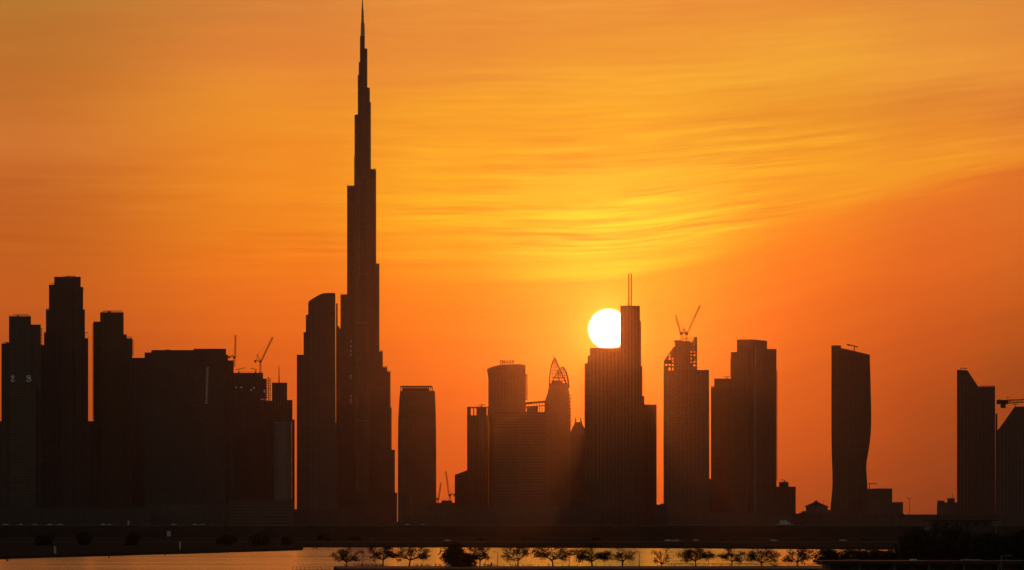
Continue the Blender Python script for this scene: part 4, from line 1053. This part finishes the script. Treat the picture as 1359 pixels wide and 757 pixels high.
# ------------------------------------------------------------------ right foreground: pavilion, warehouse, dark trees
D = 900; zr = wz(745.4, D); r = empty('flat_roof_pavilion', (wx(1230, D), D, GZ), 'long dark flat roofed pavilion in the bottom right corner', 'pavilion')
a, b = wx(1092, D), wx(1375, D)
MB().box(a, b, D, D + 30, zr - .45, zr).build('roof', ROOFP, r)
MB().box(a - .15, b + .15, D - .16, D - .02, zr - .6, zr + .12).build('fascia', ROOFP, r)
MB().box(a + 2, b - 2, D + 3, D + 27, GZ, zr - .46).build('wall', PLAST, r)
q = MB(); k = 0
x = a + 4
while x < b - 5:
    MB().box(x, x + 2.4, D + 2.9, D + 2.98, 2.0, zr - 1.1).build('window', GLZ, r); x += 4.2; k += 1
for i in range(7):
    x = a + .6 + (b - a - 1.2) * i / 6; MB().box(x - .15, x + .15, D + .4, D + .7, GZ, zr - .46).build('column', GALV, r)
for x, y, w in ((1132, 743.6, 22), (1213, 742.5, 8), (1290, 743.2, 26)):
    MB().box(wx(x - w / 2, D + 9), wx(x + w / 2, D + 9), D + 9, D + 13, zr + .01, wz(y, D + 9)).build('roof_unit', PALEM if w < 10 else GALV, r)
D = 2250; r = empty('warehouse', (wx(1280, D), D, GZ), 'dark flat roofed hall behind the trees at the bottom right', 'warehouse'); a, b = wx(1236, D), wx(1316, D)
MB().box(a, b, D, D + 40, GZ, wz(691.4, D)).build('wall', PLAST, r)
MB().box(a - .8, b + 3.5, D - 1, D + 41, wz(691.4, D) + .01, wz(690, D)).build('roof', ROOFP, r)
for i in range(6): x = a + 2 + i * (b - a - 6) / 5; MB().box(x, x + 2, D - .06, D + .05, wz(698, D), wz(694, D)).build('window', GLZ, r)
for i in range(2): MB().tube((b + 2.6, D + 1 + 36 * i, GZ), (b + 2.6, D + 1 + 36 * i, wz(691.4, D)), .35, n=8).build('column', GALV, r)
DT = [(1222, 703, 62, 1010, 'broad dark tree at the left end of the dark mass before the hall'), (1268, 698, 70, 1030, 'tallest dark tree standing in front of the hall'), (1312, 705, 54, 1000, 'dark tree between the hall and the right edge'), (1352, 702, 50, 1040, 'dark tree at the right edge beyond the pavilion')]
for i, (x, y, w, D, lab) in enumerate(DT):
    k = D / F; h = wz(y, D) - 1
    bush('dark_tree', lab, x, D, w * k, h, 1.0, 5200, 90 + i, 'dense dark trees at the bottom right', cat='tree', lobes=22, leaf=.45)
for i, (x, top, l, r_, lf_, lab) in enumerate(((1098, 727, 20, 20, .9, 'thin tree with its crown just above the left end of the pavilion'), (1128, 728, 22, 22, .8, 'sparse tree above the pavilion roof, second from its left end'), (1152, 729, 18, 18, .8, 'leafy tree above the pavilion roof, third from its left end'), (1190, 728, 20, 20, 1.0, 'leafy tree above the pavilion roof beside the dark mass'), (1172, 729, 17, 17, .8, 'small leafy tree above the pavilion roof, second from the dark mass'), (1206, 727, 18, 18, 1.0, 'leafy tree half lost in the dark mass of trees'))):
    D = 1100; k = D / F; tree(lab, x, D, wz(top, D) - 1, l * k, r_ * k, lf_, 200 + i, fork=.4, group='trees behind the pavilion', leaf=.3)
D = 880; b = Vector((wx(1329, D), D, 1)); r = empty('street_lamp', b, 'grey lamp post with a flat arm to the right, in the bottom right corner', 'street lamp')
MB().tube(b, (b.x, D, wz(737.6, D)), .16, .12, n=8).build('pole', GALV, r)
q = MB().tube((b.x - .1, D, wz(738, D)), (b.x + 2.2, D, wz(737.4, D)), .11, n=6); q.build('arm', GALV, r)
MB().box(b.x + 1.4, b.x + 2.5, D - .2, D + .2, wz(738.2, D), wz(737.5, D)).build('lamp_head', GALV, r)

# ------------------------------------------------------------------ air
hz = MB().box(-3600, 3600, -60, 12800, -3, 1000)
hm = bpy.data.materials.new('haze_air'); hm.use_nodes = True; t_ = hm.node_tree; t_.nodes.clear()
vo = t_.nodes.new('ShaderNodeVolumePrincipled'); vo.inputs['Color'].default_value = (.15, .14, .13, 1); vo.inputs['Density'].default_value = 1.1e-5; vo.inputs['Anisotropy'].default_value = .972
ou = t_.nodes.new('ShaderNodeOutputMaterial'); t_.links.new(vo.outputs[0], ou.inputs['Volume'])
o = hz.build('haze', hm); o['kind'] = 'stuff'; o['label'] = 'thin orange evening haze over the whole city'; o['category'] = 'haze'
